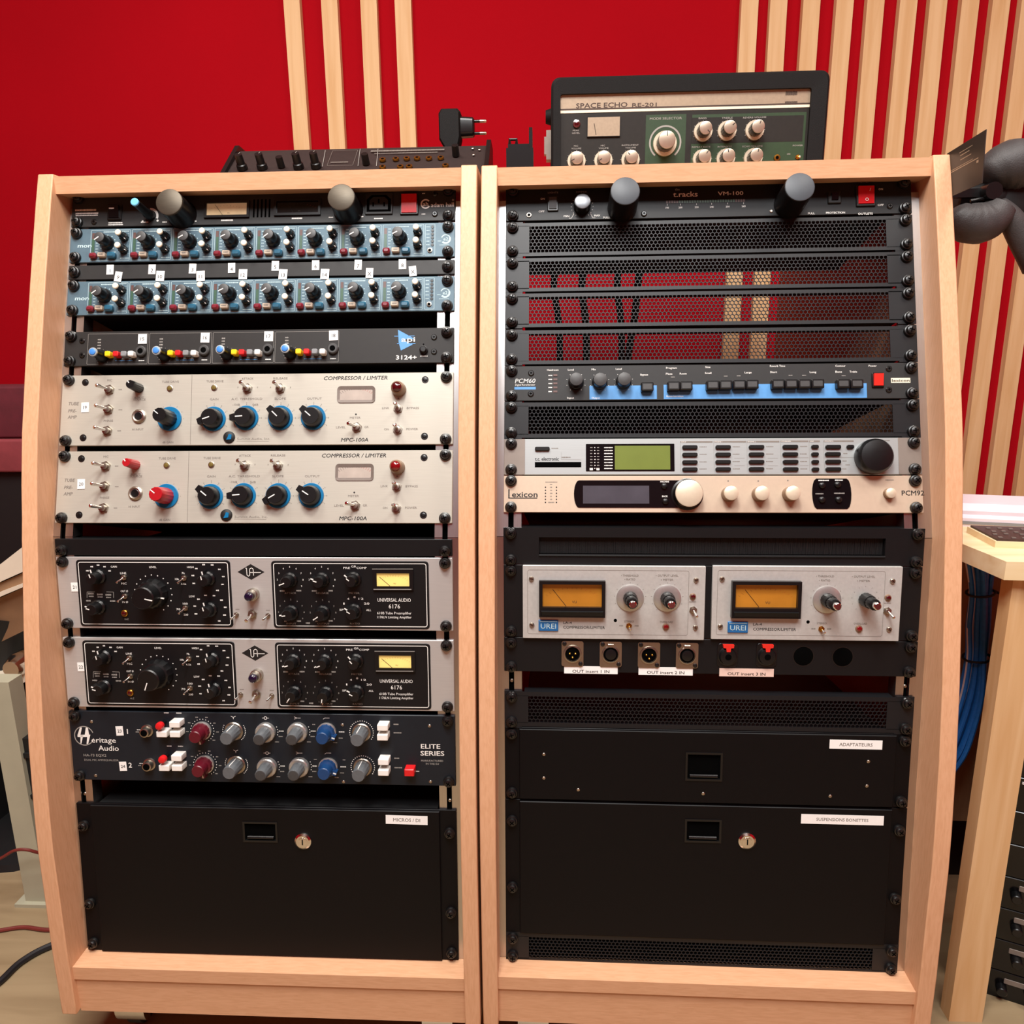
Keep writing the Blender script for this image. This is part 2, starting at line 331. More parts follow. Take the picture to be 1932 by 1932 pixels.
# ------------------------------------------------------------------ the two racks
TILT = {'u': 0.3077, 'l': 0.1026}
RACK = {'A': ((0.0, 0.0, 0.0), 0.0), 'B': ((543.07, 4.606, 0.32), -0.0087)}
def yz(s, w):                                                        # face coordinate -> depth and height in the rack
    a = TILT['u' if s > 0 else 'l']
    return s * math.sin(a) - w * math.cos(a), s * math.cos(a) + w * math.sin(a)
RACK_BACK = 680.0
PROFILE = [(438.5, 33), (400, 34.5), (300, 36), (200, 36), (120, 35), (60, 31), (22, 27), (-0.1, 25.5), (-20, 27), (-50, 30), (-100, 35), (-160, 40), (-245, 44), (-330, 45), (-380, 44), (-437, 40), (-519, 35), (-596, 28), (-611, 26.5)]
def build_rack(key, ix0, ix1, label):
    O, ps = RACK[key]
    base_z = yz(-611, 26.5)[1]
    root = thing('equipment_rack', label, 'rack', (O[0], O[1], base_z), (0, 0, ps), 'wooden equipment racks')
    dz = -base_z
    prof = [(y, z + dz) for y, z in (yz(s, w) for s, w in PROFILE)]
    prof += [(RACK_BACK, prof[-1][1]), (RACK_BACK, prof[0][1])]
    for x in (ix0 - 19, ix1):
        mb = MB(True)
        ring0 = [(x, y, z) for y, z in prof]; ring1 = [(x + 19, y, z) for y, z in prof]
        mb.loops([ring0, ring1]); me = mb.mesh('side_panel', 'beech', 20)
        o = obj('side_panel', me, root)
        bv = o.modifiers.new('bevel', 'BEVEL'); bv.width = 0.0012; bv.segments = 2; bv.limit_method = 'ANGLE'; bv.angle_limit = math.radians(50)
    y0, zt = yz(436, 32); zt += dz
    mb = MB(True); mb.wbox(ix0, ix1, y0, RACK_BACK, zt - 20, zt); obj('top_board', mb.mesh('top_board', 'beech_across'), root)
    zs = -539 + dz
    mb = MB(True); mb.wbox(ix0, ix1, -83, RACK_BACK, zs - 18, zs); obj('bottom_shelf', mb.mesh('bottom_shelf', 'beech_across'), root)
    mb = MB(True); mb.wbox(ix0, ix1, -80, -61, dz - 608, zs - 18.3); obj('plinth_board', mb.mesh('plinth_board', 'beech_across'), root)
    for seg, sa, sb in (('u', 0.6, 413), ('l', -541, -0.6)):
        a = TILT[seg]
        for side in (0, 1):
            xa, xb = (ix0, 21) if side == 0 else (461.6, ix1)
            c = 8.6 if side == 0 else 474.0
            mb = MB(); L = sb - sa
            mb.box(xa, c - 3.2, 0, L, -6, -3.1); mb.box(c + 3.2, xb, 0, L, -6, -3.1); mb.box(c - 3.4, c + 3.4, 0, L, -12, -9, 1)
            mb.box(xa, xa + 2, 0, L, -22, -6); mb.box(xb - 2, xb, 0, L, -22, -6)
            o = obj('rack_rail', mb.mesh('rack_rail', ('rail_alu', 'slot_black')), root, (0, sa * math.sin(a), sa * math.cos(a) + dz), (-a, 0, 0))
            for zz in ([405] if seg == 'u' else [-10 - sa, -178 - sa, -331 - sa]):
                mb = MB(); mb.lathe([(2.4, -9), (2.4, -6.5), (1.6, -5.8)], 10, c, zz); obj('bolt', mb.mesh('bolt', 'nickel'), o)
    # castors under the plinth
    mb = MB(True); mb.wbox(-30, 30, -30, 30, -3, 0); mb.tube([(0, 0, -3), (0, 0, -16)], 12, 14)
    mb.wbox(-15, -12, -12, 14, -52, -14); mb.wbox(12, 15, -12, 14, -52, -14); mb.wbox(-15, 15, -12, 14, -17, -14); mb.loops([[(x, -14 - 12 * math.cos(t), -30 + 24 * math.sin(t)) for t in [math.pi * (i / 10 - 0.5) for i in range(11)]] + [(x, -12, -6), (x, -12, -54)] for x in (-20, 20)])
    fork = mb.mesh('castor', 'chrome')
    mb = MB(True); mb.loops([[(x, 6 + r * math.cos(t), -46.4 + r * math.sin(t)) for t in [2 * math.pi * i / 24 for i in range(24)]] for x, r in ((-11, 20), (-9, 25.4), (9, 25.4), (11, 20))])
    wheel = mb.mesh('castor_wheel', 'rubber')
    for cx in (ix0 + 42, ix1 - 42):
        for cy in (-25, 500):
            c = obj('castor', fork, root, (cx, cy, dz - 608)); obj('castor_wheel', wheel, c)
    return root
rackA = build_rack('A', -3.5, 493.0, 'beech rack holding silver compressors, under the small synthesizer and plug')
rackB = build_rack('B', -8.2, 492.6, 'beech rack with perforated vents, under the tape echo unit')

# ------------------------------------------------------------------ panel-mounted parts, one mesh per kind
PROTO = {}
def proto(key, name, mb, mats, subs=(), sharp=35):
    PROTO[key] = (name, mb.mesh(name, mats, sharp), [(n, b.mesh(n, m, sharp)) for n, b, m in subs])
def mk(fn, *a, **k):
    b = MB(); getattr(b, fn)(*a, **k); return b
def lathe(prof, n=20, **k): return mk('lathe', prof, n, **k)
# screws
b = lathe([(7.0, 0), (7.0, 1.6), (6.4, 3.2), (5.3, 3.6), (5.3, 5.0), (4.4, 6.6), (2.4, 7.4)], 18)
b.box(-3.0, 3.0, -0.55, 0.55, 6.2, 7.65, 1); b.box(-0.55, 0.55, -3.0, 3.0, 6.2, 7.65, 1)
proto('screw', 'rack_screw', b, ('screw_black', 'slot_black'))
b = lathe([(3.6, 0), (3.6, 0.8), (2.6, 1.8)], 14); b.box(-1.6, 1.6, -0.4, 0.4, 1.2, 1.95, 1); b.box(-0.4, 0.4, -1.6, 1.6, 1.2, 1.95, 1)
proto('screw_small_black', 'panel_screw', b, ('screw_black', 'slot_black'))
b = lathe([(4.2, 0), (4.2, 0.5), (3.0, 0.5)], 16); b.lathe([(2.9, 0.5), (1.6, 1.0), (1.0, 1.0)], 12, mi=1)
proto('screw_flush', 'panel_screw', b, ('screw_black', 'plastic_black'))
b = lathe([(3.1, 0), (3.1, 1.2), (2.2, 2.4)], 14); b.box(-2.2, 2.2, -0.35, 0.35, 2.0, 2.5, 1)
proto('screw_nickel', 'panel_screw', b, ('nickel', 'slot_black'))
b = lathe([(2.0, 0), (2.0, 0.5), (1.3, 1.0)], 12)
proto('screw_tiny', 'panel_screw', b, 'nickel')
proto('pin_ring', 'panel_screw', lathe([(3.0, 0), (3.0, 1.0), (2.2, 1.2)], 16), 'nickel', [('screw_bore', lathe([(2.0, 1.0), (1.9, 1.3)], 14), 'slot_black')])
# knobs
def pointer(x0, x1, z0, z1, w0, w1): return mk('box', x0, x1, z0, z1, w0, w1)
proto('lamp_metal', 'pull_out_lamp', lathe([(18.5, 0), (17.0, 3), (16.2, 30)], 32), 'plastic_black', [('lamp_cap', lathe([(16.1, 30), (16.1, 32.6), (15.2, 33.2)], 32), 'brushed_cap')])
proto('lamp_black', 'pull_out_lamp', lathe([(17.6, 0), (17.2, 38), (16.8, 40)], 32), 'plastic_black', [('lamp_cap', lathe([(16.7, 40), (16.5, 41.4), (15.4, 42)], 32), 'lamp_grey')])
proto('thin_blue', 'knob', lathe([(6.5, 0), (6.0, 8), (4.9, 10), (4.7, 34)], 20), 'plastic_black', [('knob_cap', lathe([(4.8, 34), (4.8, 36), (4.0, 36.6)], 20), 'cyan_cap')])
proto('isa_big', 'knob', lathe([(9.2, 0), (8.8, 4), (7.2, 6), (6.6, 16.5), (6.2, 17.4)], 24, flute=(7.1, 0.35)), 'plastic_black',
      [('knob_cap', lathe([(6.3, 17.3), (6.1, 18.2), (5.4, 18.5)], 20), 'knob_grey_dark'), ('pointer', pointer(-0.6, 0.6, 0.0, 6.4, 18.0, 18.8), 'print_white')])
proto('isa_small', 'knob', lathe([(5.6, 0), (5.4, 5), (4.0, 6), (3.6, 14)], 20, flute=(5.0, 0.6)), 'plastic_black',
      [('knob_cap', lathe([(3.7, 14), (3.6, 15.6), (2.8, 16.2)], 16), 'cream_plastic'), ('pointer', pointer(-0.4, 0.4, 2.5, 5.7, 4.2, 6.6), 'print_white')])
proto('api_knob', 'knob', lathe([(7.6, 0), (7.2, 6), (5.2, 9), (4.9, 20)], 22, flute=(6.6, 0.5)), 'plastic_black',
      [('knob_ring', lathe([(5.3, 19), (5.3, 21), (4.0, 21.2)], 20), 'silver_tc'), ('knob_cap', lathe([(3.9, 21), (3.8, 22.0), (3.2, 22.3)], 20), 'blue_cap')])
def bar_knob(key, m, L, r, wings, ptr='print_white'):
    b = lathe([(r, 0), (r, 2.0), (r * 0.93, L * 0.55), (r * 0.86, L - 1), (r * 0.78, L)], 28, flute=(r * 0.85, r * 0.05))
    if wings: b.prism([(-wings, r * 0.55), (wings, r * 0.55), (wings * 0.5, r * 1.42), (-wings * 0.5, r * 1.42)], 1.0, L * 0.8)
    proto(key, 'knob', b, m, [('pointer', pointer(-0.55, 0.55, 1.5, r * (1.3 if wings else 0.78), L * (0.805 if wings else 1.0), L + 0.3), ptr)])
bar_knob('mpc_small_black', 'plastic_black', 21, 6.0, 0)
bar_knob('mpc_small_red', 'red_knob', 21, 6.0, 0)
bar_knob('mpc_gain_black', 'plastic_black', 24, 10.0, 0)
bar_knob('mpc_gain_red', 'red_knob', 24, 10.0, 0)
b = lathe([(12.2, 1.6), (12.0, 5), (10.6, 12), (9.8, 13.2)], 30); b.prism([(-5.5, 6), (5.5, 6), (3.4, 16.4), (-3.4, 16.4)], 1.8, 10.5)
proto('mpc_knob', 'knob', b, 'plastic_black', [('dial_ring', lathe([(15.2, 0), (15.2, 1.0), (14.6, 1.5)], 36), 'blue_dial'), ('pointer', pointer(-0.6, 0.6, -0.5, 8.2, 13.1, 13.6), 'print_white')])
proto('dial_disc', 'dial_disc', lathe([(14.9, 0), (14.9, 1.2), (14.4, 1.6)], 36), 'blue_dial')
b = lathe([(9.6, 0), (9.4, 3), (7.4, 5), (6.8, 15), (6.0, 16.4)], 24, flute=(9, 0.5)); b.prism([(-2.6, 3), (2.6, 3), (1.8, 10.8), (-1.8, 10.8)], 0.5, 11)
proto('ua_knob', 'knob', b, 'plastic_black', [('pointer', mk('box', -0.7, 0.7, 5.6, 10.9, 11.0, 11.4), 'print_white'), ('cap_line', mk('box', -0.55, 0.55, 1.8, 6.2, 16.2, 16.7), 'print_white')])
b = lathe([(19.0, 0), (18.6, 4), (16.5, 9), (14.0, 10), (13.4, 24), (12.2, 25.4)], 32, flute=(16, 0.9))
proto('ua_level', 'knob', b, 'plastic_black', [('pointer', mk('box', -0.7, 0.7, 13.6, 18.4, 9.0, 9.9), 'print_white'), ('cap_line', mk('box', -0.6, 0.6, 3.0, 12.4, 25.2, 25.8), 'print_white')])
for key, m in (('ha_maroon', 'maroon_knob'), ('ha_blue', 'navy_knob')):
    b = lathe([(11.0, 3.0), (10.6, 8), (8.4, 9), (7.6, 20), (6.8, 21)], 26, flute=(8.0, 0.5)); b.prism([(-3.4, 4), (3.4, 4), (2.4, 13.4), (-2.4, 13.4)], 2.6, 11)
    proto(key, 'knob', b, m, [('knob_skirt', lathe([(11.8, 0), (11.8, 2.6), (10.8, 3.2)], 28), 'silver_skirt'), ('pointer', pointer(-0.7, 0.7, 9.5, 13.3, 10.9, 11.3), 'print_white')])
proto('ha_grey', 'knob', lathe([(9.4, 2.4), (9.0, 8), (8.3, 22), (7.4, 23)], 26, flute=(8.0, 0.5)), 'grey_knob',
      [('knob_skirt', lathe([(11.8, 0), (11.8, 1.6), (10.8, 2.6)], 28), 'nickel'), ('pointer', pointer(-0.5, 0.5, 8.0, 9.3, 3, 22), 'print_white')])
proto('ha_grey_white', 'knob', lathe([(8.6, 6.0), (8.2, 10), (7.4, 23), (6.6, 24)], 26, flute=(7.2, 0.5)), 'grey_knob',
      [('knob_skirt', lathe([(12.4, 0), (12.2, 5.0), (11.0, 6.2)], 28), 'silver_skirt'), ('knob_cap', lathe([(6.3, 24.0), (6.1, 24.5), (5.0, 24.6)], 20), 'knob_grey_dark')])
proto('vm_knob', 'knob', lathe([(10.6, 0), (10.2, 11), (9.6, 12)], 28, flute=(10, 0.4)), 'plastic_black', [('knob_cap', lathe([(9.5, 12), (9.3, 13.4), (8.4, 13.8)], 28), 'spun_dark')])
proto('pcm_knob', 'knob', lathe([(9.2, 0), (9.0, 4), (8.2, 5), (8.0, 14)], 28), 'plastic_black', [('knob_cap', lathe([(7.9, 14), (7.6, 15.4), (5.0, 16.2), (2.0, 16.5)], 24), 'knob_grey_dark')])
proto('tc_wheel', 'jog_wheel', lathe([(20.0, 0), (20.4, 4), (20.0, 12), (17.5, 15.8), (10, 17.2), (3, 17.5)], 36), 'plastic_black')
proto('lex_big', 'jog_wheel', lathe([(18.6, 0), (18.6, 1.2), (16.6, 2.0), (16.2, 13), (15.2, 14)], 36), 'plastic_black', [('knob_cap', lathe([(15.8, 13.6), (15.6, 14.8), (14.4, 15.4), (2, 15.8)], 36), 'champagne_knob')])
proto('lex_knob', 'knob', lathe([(8.8, 0), (8.6, 12)], 28), 'champagne_dark', [('knob_cap', lathe([(8.5, 12), (8.2, 14), (6.0, 15), (2, 15.3)], 28), 'champagne_knob')])
proto('lex_small', 'knob', lathe([(6.2, 0), (6.0, 6)], 22), 'champagne_dark', [('knob_cap', lathe([(5.9, 6), (5.6, 8), (3.0, 9), (1, 9.2)], 22), 'champagne_knob')])
b = lathe([(8.4, 2.0), (7.9, 15), (7.2, 16)], 28, flute=(7.6, 0.4)); b.lathe([(6.9, 16), (6.6, 27), (5.8, 28)], 26, flute=(6.4, 0.35)); 
for key, skirt in (('urei_knob', True), ('urei_knob_bare', False)):
    proto(key, 'knob', b, 'plastic_black', ([('knob_skirt', lathe([(16.0, 0), (16.0, 1.2), (13.5, 2.2), (9.0, 2.6)], 36), 'silver_skirt')] if skirt else []) +
          [('knob_tip', lathe([(4.6, 28), (4.3, 33.5), (3.4, 34.4)], 22), 'chrome')])
for key, r0, r1, L in (('se_knob', 13.2, 8.5, 21), ('se_mode', 16.8, 11.5, 22)):
    proto(key, 'knob', lathe([(r0, 0), (r0 - 0.4, 3.0)], 30), 'champagne_knob', [('knob_body', lathe([(r1 + 0.9, 3), (r1 + 0.4, L - 1)], 30, flute=(r1, 0.4)), 'plastic_black'),
          ('knob_cap', lathe([(r1 + 0.3, L - 1), (r1, L), (r1 - 1, L + 0.3)], 28), 'spun_cap'), ('pointer', pointer(-0.5, 0.5, r1 * 0.45, r1 - 0.3, L, L + 0.6), 'ink')])
proto('synth_knob', 'knob', lathe([(7.5, 0), (7.0, 6), (5.6, 7), (5.2, 20)], 22, flute=(6, 0.4)), 'plastic_black', [('pointer', pointer(-0.5, 0.5, 1, 5, 19.9, 20.4), 'ink_grey')])
proto('synth_knob_small', 'knob', lathe([(5.2, 0), (4.8, 14)], 18, flute=(4, 0.3)), 'plastic_black')
# toggles: nut and bush, with the lever as its own piece
def toggle(key, k, dx, dz, m='nickel'):
    b = MB(); b.prism([(5.8 * k * math.cos(t), 5.8 * k * math.sin(t)) for t in [math.pi / 3 * i + 0.3 for i in range(6)]], 0, 2.2 * k)
    b.lathe([(3.9 * k, 2.2 * k), (3.7 * k, 5.6 * k), (2.6 * k, 5.8 * k)], 16)
    l = MB(); l.tube([(0, 4.6 * k, 0), (dx * 0.5, 10 * k, dz * 0.5), (dx * 0.95, 16.4 * k, dz * 0.95), (dx, 17.2 * k, dz)], [1.5 * k, 1.8 * k, 2.4 * k, 1.5 * k], 12)
    proto(key, 'toggle_switch', b, m, [('lever', l, 'chrome')])
toggle('tog_left', 1.05, -6.5, 1.5); toggle('tog_up', 1.05, -2.0, 4.0); toggle('tog_front', 1.0, -0.5, 3.0)
toggle('tog_small', 0.55, -3.4, -3.4); toggle('tog_small_bright', 0.62, -3.8, -4.6); toggle('tog_big', 1.0, -1.8, -4.6); toggle('tog_urei', 0.8, 2.2, -5.0); toggle('tog_mini', 0.62, 0.5, -2.2, 'brass')
# lamps
proto('mpc_lamp_dark', 'indicator_lamp', lathe([(8.8, 0), (8.6, 5), (7.4, 12), (6.2, 13)], 26), 'champagne_dark', [('lens', lathe([(6.0, 12.4), (5.6, 15), (3.6, 17), (1, 17.6)], 22), 'lens_dark_red')])
proto('mpc_lamp_red', 'indicator_lamp', lathe([(8.8, 0), (8.6, 5), (7.4, 12), (6.2, 13)], 26), 'champagne_dark', [('lens', lathe([(6.0, 12.4), (5.6, 15), (3.6, 17), (1, 17.6)], 22), 'lens_red')])
proto('ua_lamp', 'indicator_lamp', lathe([(7.6, 0), (7.4, 6), (6.4, 6.4), (6.2, 12), (5.6, 13)], 26), 'nickel', [('lens', lathe([(5.3, 12.6), (5.0, 16), (3.6, 17.6), (1, 18)], 22), 'lens_violet')])
proto('led_olive', 'indicator_lamp', lathe([(4.0, 0), (3.8, 0.9), (3.1, 1.2)], 18), 'nickel', [('lens', lathe([(3.2, 0.9), (2.6, 2.0), (1, 2.4)], 16), 'led_olive')])
proto('led_dark_red', 'indicator_lamp', lathe([(3.9, 0), (3.6, 1.2), (2.9, 1.6)], 18), 'champagne_dark', [('lens', lathe([(2.9, 1.4), (2.4, 2.8), (1, 3.4)], 16), 'lens_dark_red')])
proto('led_red', 'indicator_lamp', lathe([(4.2, 0), (3.9, 1.2), (3.2, 1.6)], 18), 'champagne_dark', [('lens', lathe([(3.2, 1.4), (2.7, 2.8), (1, 3.4)], 16), 'lens_red')])
proto('jewel_gold', 'indicator_lamp', lathe([(4.4, 0), (4.2, 1.6), (3.4, 2.2)], 20), 'brass', [('lens', lathe([(2.8, 1.8), (2.2, 3.2), (1, 3.6)], 14), 'lens_dark_red')])
proto('jewel_red', 'indicator_lamp', lathe([(5.4, 0), (5.2, 2.2), (4.0, 2.6)], 20), 'chrome', [('lens', lathe([(3.6, 2.0), (2.6, 3.4), (1, 3.8)], 14), 'lens_dark_red')])
proto('led_hole', 'led', lathe([(1.9, 0), (1.8, 0.6), (1.2, 0.6)], 12), 'plastic_black')
proto('ball_logo', 'badge', lathe([(7.2, 0), (7.0, 1.4), (5.8, 2.4), (3, 3.2), (1, 3.4)], 26), ('ink',), [('badge_inlay', mk('prism', [(-2.2, -3.6), (3.6, -3.0), (4.2, 2.6), (0.6, 3.4), (-0.2, 0.6)], 2.2, 3.6), 'blue_dial')])
# jacks and sockets
proto('jack_nickel', 'jack_socket', lathe([(8.8, 0), (8.6, 1.6), (6.6, 2.8), (5.0, 2.2)], 26), 'nickel', [('jack_bore', lathe([(4.9, 2.2), (4.4, 2.5), (3.2, 2.3)], 20), 'plastic_black')])
proto('jack_black', 'jack_socket', lathe([(6.8, 0), (6.6, 3.2), (5.4, 4.2), (3.6, 4.2)], 22), 'knob_grey_dark', [('jack_bore', lathe([(3.5, 4.0), (3.4, 4.35)], 16), 'slot_black')])
proto('jack_ha', 'jack_socket', lathe([(8.0, 0), (7.8, 1.4), (6.2, 2.0), (5.8, 8), (4.6, 8.6)], 24), 'nickel', [('jack_bore', lathe([(4.4, 8.2), (4.2, 8.8)], 16), 'slot_black')])
proto('jack_synth', 'jack_socket', lathe([(4.6, 0), (4.4, 2.2), (2.4, 2.4)], 16), 'brass', [('jack_bore', lathe([(2.3, 2.2), (2.2, 2.6)], 12), 'slot_black')])
# buttons
def button(key, m, w, h, d, r=1.2, nm='push_button', bv=0.8):
    b = MB(); b.bprism(rrect(-w / 2, w / 2, -h / 2, h / 2, r, 3), 0, d, bv); proto(key, nm, b, m)
button('isa_red', 'red_button', 9.0, 7.0, 6, 2.6, bv=2.0); button('isa_blue', 'teal_button', 10.6, 7.4, 6, 2.2, bv=1.8); button('isa_beige', 'beige_button', 9.4, 5.6, 5, 1.0)
for c, m in (('yellow', 'yellow_plastic'), ('red', 'red_plastic'), ('grey', 'grey_plastic'), ('white', 'white_plastic')): button('api_' + c, m, 7.0, 6.6, 9, 1.6)
button('ha_white', 'white_plastic', 13.0, 7.6, 13, 0.8); button('ha_red', 'red_plastic', 12.0, 9.0, 13, 0.8)
proto('ha_red_round', 'push_button', lathe([(2.6, 0), (2.6, 9)], 14), 'plastic_black', [('button_cap', lathe([(4.6, 9), (4.8, 13), (4.0, 15), (1.5, 15.8)], 18), 'red_plastic')])
b = MB(); b.bprism(rrect(-7.2, 7.2, -5.2, 5.2, 1.0, 3), 0, 8.5, 1.0); proto('pcm_key', 'push_button', b, 'plastic_black', [('key_dish', mk('bprism', rrect(-5.4, 5.4, -3.4, 3.4, 1.0, 3), 8.4, 8.7, 0.3), 'knob_grey_dark')])
button('tc_button', 'plastic_black', 17.6, 4.6, 3, 1.8); button('tc_button_short', 'plastic_black', 8.4, 4.4, 3, 1.8); button('tc_power', 'plastic_black', 17.4, 4.8, 3, 1.6)
proto('lex_button', 'push_button', lathe([(3.6, 0), (3.4, 2.4), (2.2, 3.4), (0.8, 3.6)], 18), 'plastic_black')
proto('round_black', 'push_button', lathe([(5.2, 0), (5.0, 3), (4.0, 3.4), (3.8, 6), (3.0, 6.6)], 20), 'plastic_black')
def rocker(key, m, w, h, fw, fh, ang=0.10):
    b = MB(); b.bprism(rrect(-fw / 2, fw / 2, -fh / 2, fh / 2, 0.8, 2), 0, 2.2, 0.7)
    r = MB(); r.loops([[(-w / 2, 1.8, -h / 2), (w / 2, 1.8, -h / 2), (w / 2, 1.8, h / 2), (-w / 2, 1.8, h / 2)], [(-w / 2, 3.2, -h / 2), (w / 2, 3.2, -h / 2), (w / 2, 5.2, h / 2), (-w / 2, 5.2, h / 2)]])
    proto(key, 'rocker_switch', b, 'plastic_black', [('rocker', r, m)])
rocker('rock_black', 'gloss_black', 13, 15, 18, 20); rocker('rock_slim', 'knob_grey_dark', 9, 13.5, 13, 18.5); rocker('rock_red', 'red_rocker', 18.5, 22.5, 22.5, 26.5); rocker('rock_red_lit', 'red_rocker', 18.0, 20.5, 22.5, 26)
rocker('rock_orange', 'red_orange', 10.8, 14, 13.6, 17.5); rocker('rock_square', 'gloss_black', 8, 8, 15.5, 15.5)

# ------------------------------------------------------------------ rack units
class Unit:
    def __init__(s, name, rack, seg, s0, h, label, cat, group=None, ref=None):
        s.ref = s0 if ref is None else ref
        O, ps = RACK[rack]; a = TILT[seg]; s.s0 = s0; s.h = h; s.pw = 0.15; s.prints = {}; s.rnd = random.Random(int(abs(s0 * 10)) + ord(rack))
        y, z = s0 * math.sin(a), s0 * math.cos(a)
        s.root = thing(name, label, cat, (O[0] - y * math.sin(ps), O[1] + y * math.cos(ps), O[2] + z), (-a, 0, ps), group)
    def P(s, p): return p[0], p[1] - s.ref
    def part(s, name, mb, m, parent=None, label=None, kind=None): return obj(name, mb.mesh(name, m), parent or s.root, label=label, kind=kind)
    def panel(s, m, x0=0.0, x1=482.6, depth=190, z0=0.3, z1=None, body=True):
        mb = MB(); mb.bprism(rrect(x0, x1, z0, z1 or s.h - 0.3, 0.8, 2), -3, 0, 0.5); pn = s.part('front_panel', mb, m)
        if body: mb = MB(); mb.box(23, 459, 1.2, s.h - 1.2, -depth, -3.2); s.part('chassis', mb, 'chassis_black')
        return pn
    def screws(s, zs=None, xs=(8.6, 474.0), key='screw'):
        zs = zs or ((6.3, s.h - 6.3) if s.h > 40 else (s.h / 2,))
        for x in xs:
            for z in zs: s.put(key, (x, z + s.ref), ang=s.rnd.uniform(0, 1.5))
    def put(s, key, p, ang=0.0, label=None, w=0.0, name=None):
        n, me, subs = PROTO[key]; x, z = s.P(p)
        o = obj(name or n, me, s.root, (x, -w, z), (0, ang, 0), label)
        for sn, sm in subs: obj(sn, sm, o)
        return o
    def pm(s, m): return s.prints.setdefault(m, MB())
    def txt(s, body, p, h, m='print_white', **k):
        x, z = s.P(p); k.setdefault('w', s.pw)
        if h < 3.8: add_text(s.pm(m), body, x, z, h, **k); return
        b = MB(); add_text(b, body, x, z, h, **k); s.part('lettering', b, m)       # large words are pieces of their own
    def stripe(s, p, q, m):
        (x0, z0), (x1, z1) = s.P(p), s.P(q); b = MB(); b.box(min(x0, x1), max(x0, x1), min(z0, z1), max(z0, z1), 0.02, 0.12); s.part('colour_stripe', b, m)
    def bar(s, p, q, m='print_white', w=None):
        (x0, z0), (x1, z1) = s.P(p), s.P(q); s.pm(m).quad(min(x0, x1), max(x0, x1), min(z0, z1), max(z0, z1), s.pw if w is None else w)
    def squig(s, p, length, h=1.3, m='print_dim'):                   # a row of unreadable small print
        x, z = s.P(p); x -= length / 2; e = x + length; b = s.pm(m)
        while x < e - 0.3:
            l = min(s.rnd.uniform(0.6, 1.3), e - x); t = s.rnd.uniform(0.75, 1.0) * h / 2; b.quad(x, x + l, z - t, z + t, s.pw); x += l + 0.28
    def dot(s, p, r, m='print_white', n=10):
        x, z = s.P(p); s.pm(m).add([(x + r * math.cos(2 * math.pi * i / n), s.pw, z + r * math.sin(2 * math.pi * i / n)) for i in range(n)], [tuple(range(n))])
    def ring(s, p, r0, r1, m='print_white', a0=0.0, a1=2 * math.pi):
        x, z = s.P(p); s.pm(m).annulus(x, z, r0, r1, s.pw, 28, 0, a0, a1)
    def line(s, p, q, t, m='print_white'):
        (x0, z0), (x1, z1) = s.P(p), s.P(q); d = Vector((x1 - x0, z1 - z0)); nn = Vector((-d.y, d.x)).normalized() * t / 2
        s.pm(m).add([(x0 + nn.x, s.pw, z0 + nn.y), (x1 + nn.x, s.pw, z1 + nn.y), (x1 - nn.x, s.pw, z1 - nn.y), (x0 - nn.x, s.pw, z0 - nn.y)], [(0, 1, 2, 3)])
    def frame(s, p, q, t, m='print_white', r=1.5, w=None):
        (x0, z0), (x1, z1) = s.P(p), s.P(q); x0, x1 = min(x0, x1), max(x0, x1); z0, z1 = min(z0, z1), max(z0, z1)
        a = rrect(x0, x1, z0, z1, r, 3); c = rrect(x0 + t, x1 - t, z0 + t, z1 - t, max(r - t, 0.2), 3); n = len(a); w = s.pw if w is None else w
        s.pm(m).add([(x, w, z) for x, z in a] + [(x, w, z) for x, z in c], [(i, (i + 1) % n, n + (i + 1) % n, n + i) for i in range(n)])
    def poly(s, pts, m): s.pm(m).add([(x, s.pw, z - s.ref) for x, z in pts], [tuple(range(len(pts)))])
    def ticks(s, p, r, n, a0, a1, l=1.6, t=0.5, m='print_white', dots=False):
        for i in range(n):
            a = math.radians(a0 + (a1 - a0) * i / max(1, n - 1)); c, d = math.cos(a), math.sin(a)
            if dots: s.dot((p[0] + r * c, p[1] + r * d), t, m, 8)
            else: s.line((p[0] + r * c, p[1] + r * d), (p[0] + (r + l) * c, p[1] + (r + l) * d), t, m)
    def sticker(s, body, p, w, h, rot=0.0, lift=0.3, cap=None, m='paper', ink='ink', label=None, width=None, dx=0.0, dz=0.0):
        x, z = s.P(p); mb = MB(); mb.box(-w / 2, w / 2, -h / 2, h / 2, 0, 0.25)
        o = obj('sticker', mb.mesh('sticker', m), s.root, (x, -lift, z), (0, -rot, 0), label or 'white sticker reading ' + body)
        mb = MB(); add_text(mb, body, dx, dz, cap or h * 0.42, 0.32, bold=0.012, width=width); obj('lettering', mb.mesh('lettering', ink), o)
        return o
    def vu(s, p, q, face, mats='plastic_black', depth=3.0, rim=2.5, rim_low=None, needle=(-0.35, 0.9), red=True, printm='ink_brown'):
        (x0, z0), (x1, z1) = s.P(p), s.P(q); x0, x1 = min(x0, x1), max(x0, x1); z0, z1 = min(z0, z1), max(z0, z1); lo = rim if rim_low is None else rim_low
        mb = MB(); a = [(x0, z0), (x1, z0), (x1, z1), (x0, z1)]; i0, i1, j0, j1 = x0 + rim, x1 - rim, z0 + lo, z1 - rim; c = [(i0, j0), (i1, j0), (i1, j1), (i0, j1)]
        rings = [[(x, 0, z) for x, z in a], [(x, depth, z) for x, z in a], [(x, depth, z) for x, z in c], [(x, 0.4, z) for x, z in c]]; mb.loops(rings, 0, True, True)
        o = s.part('vu_meter', mb, mats)
        mb = MB(); mb.box(i0, i1, j0, j1, 0.3, 0.6); f = s.part('dial_face', mb, face, o)
        W, H = i1 - i0, j1 - j0; cx, cz = (i0 + i1) / 2, j0 - H * 0.10; R = H * 0.86; b = MB()
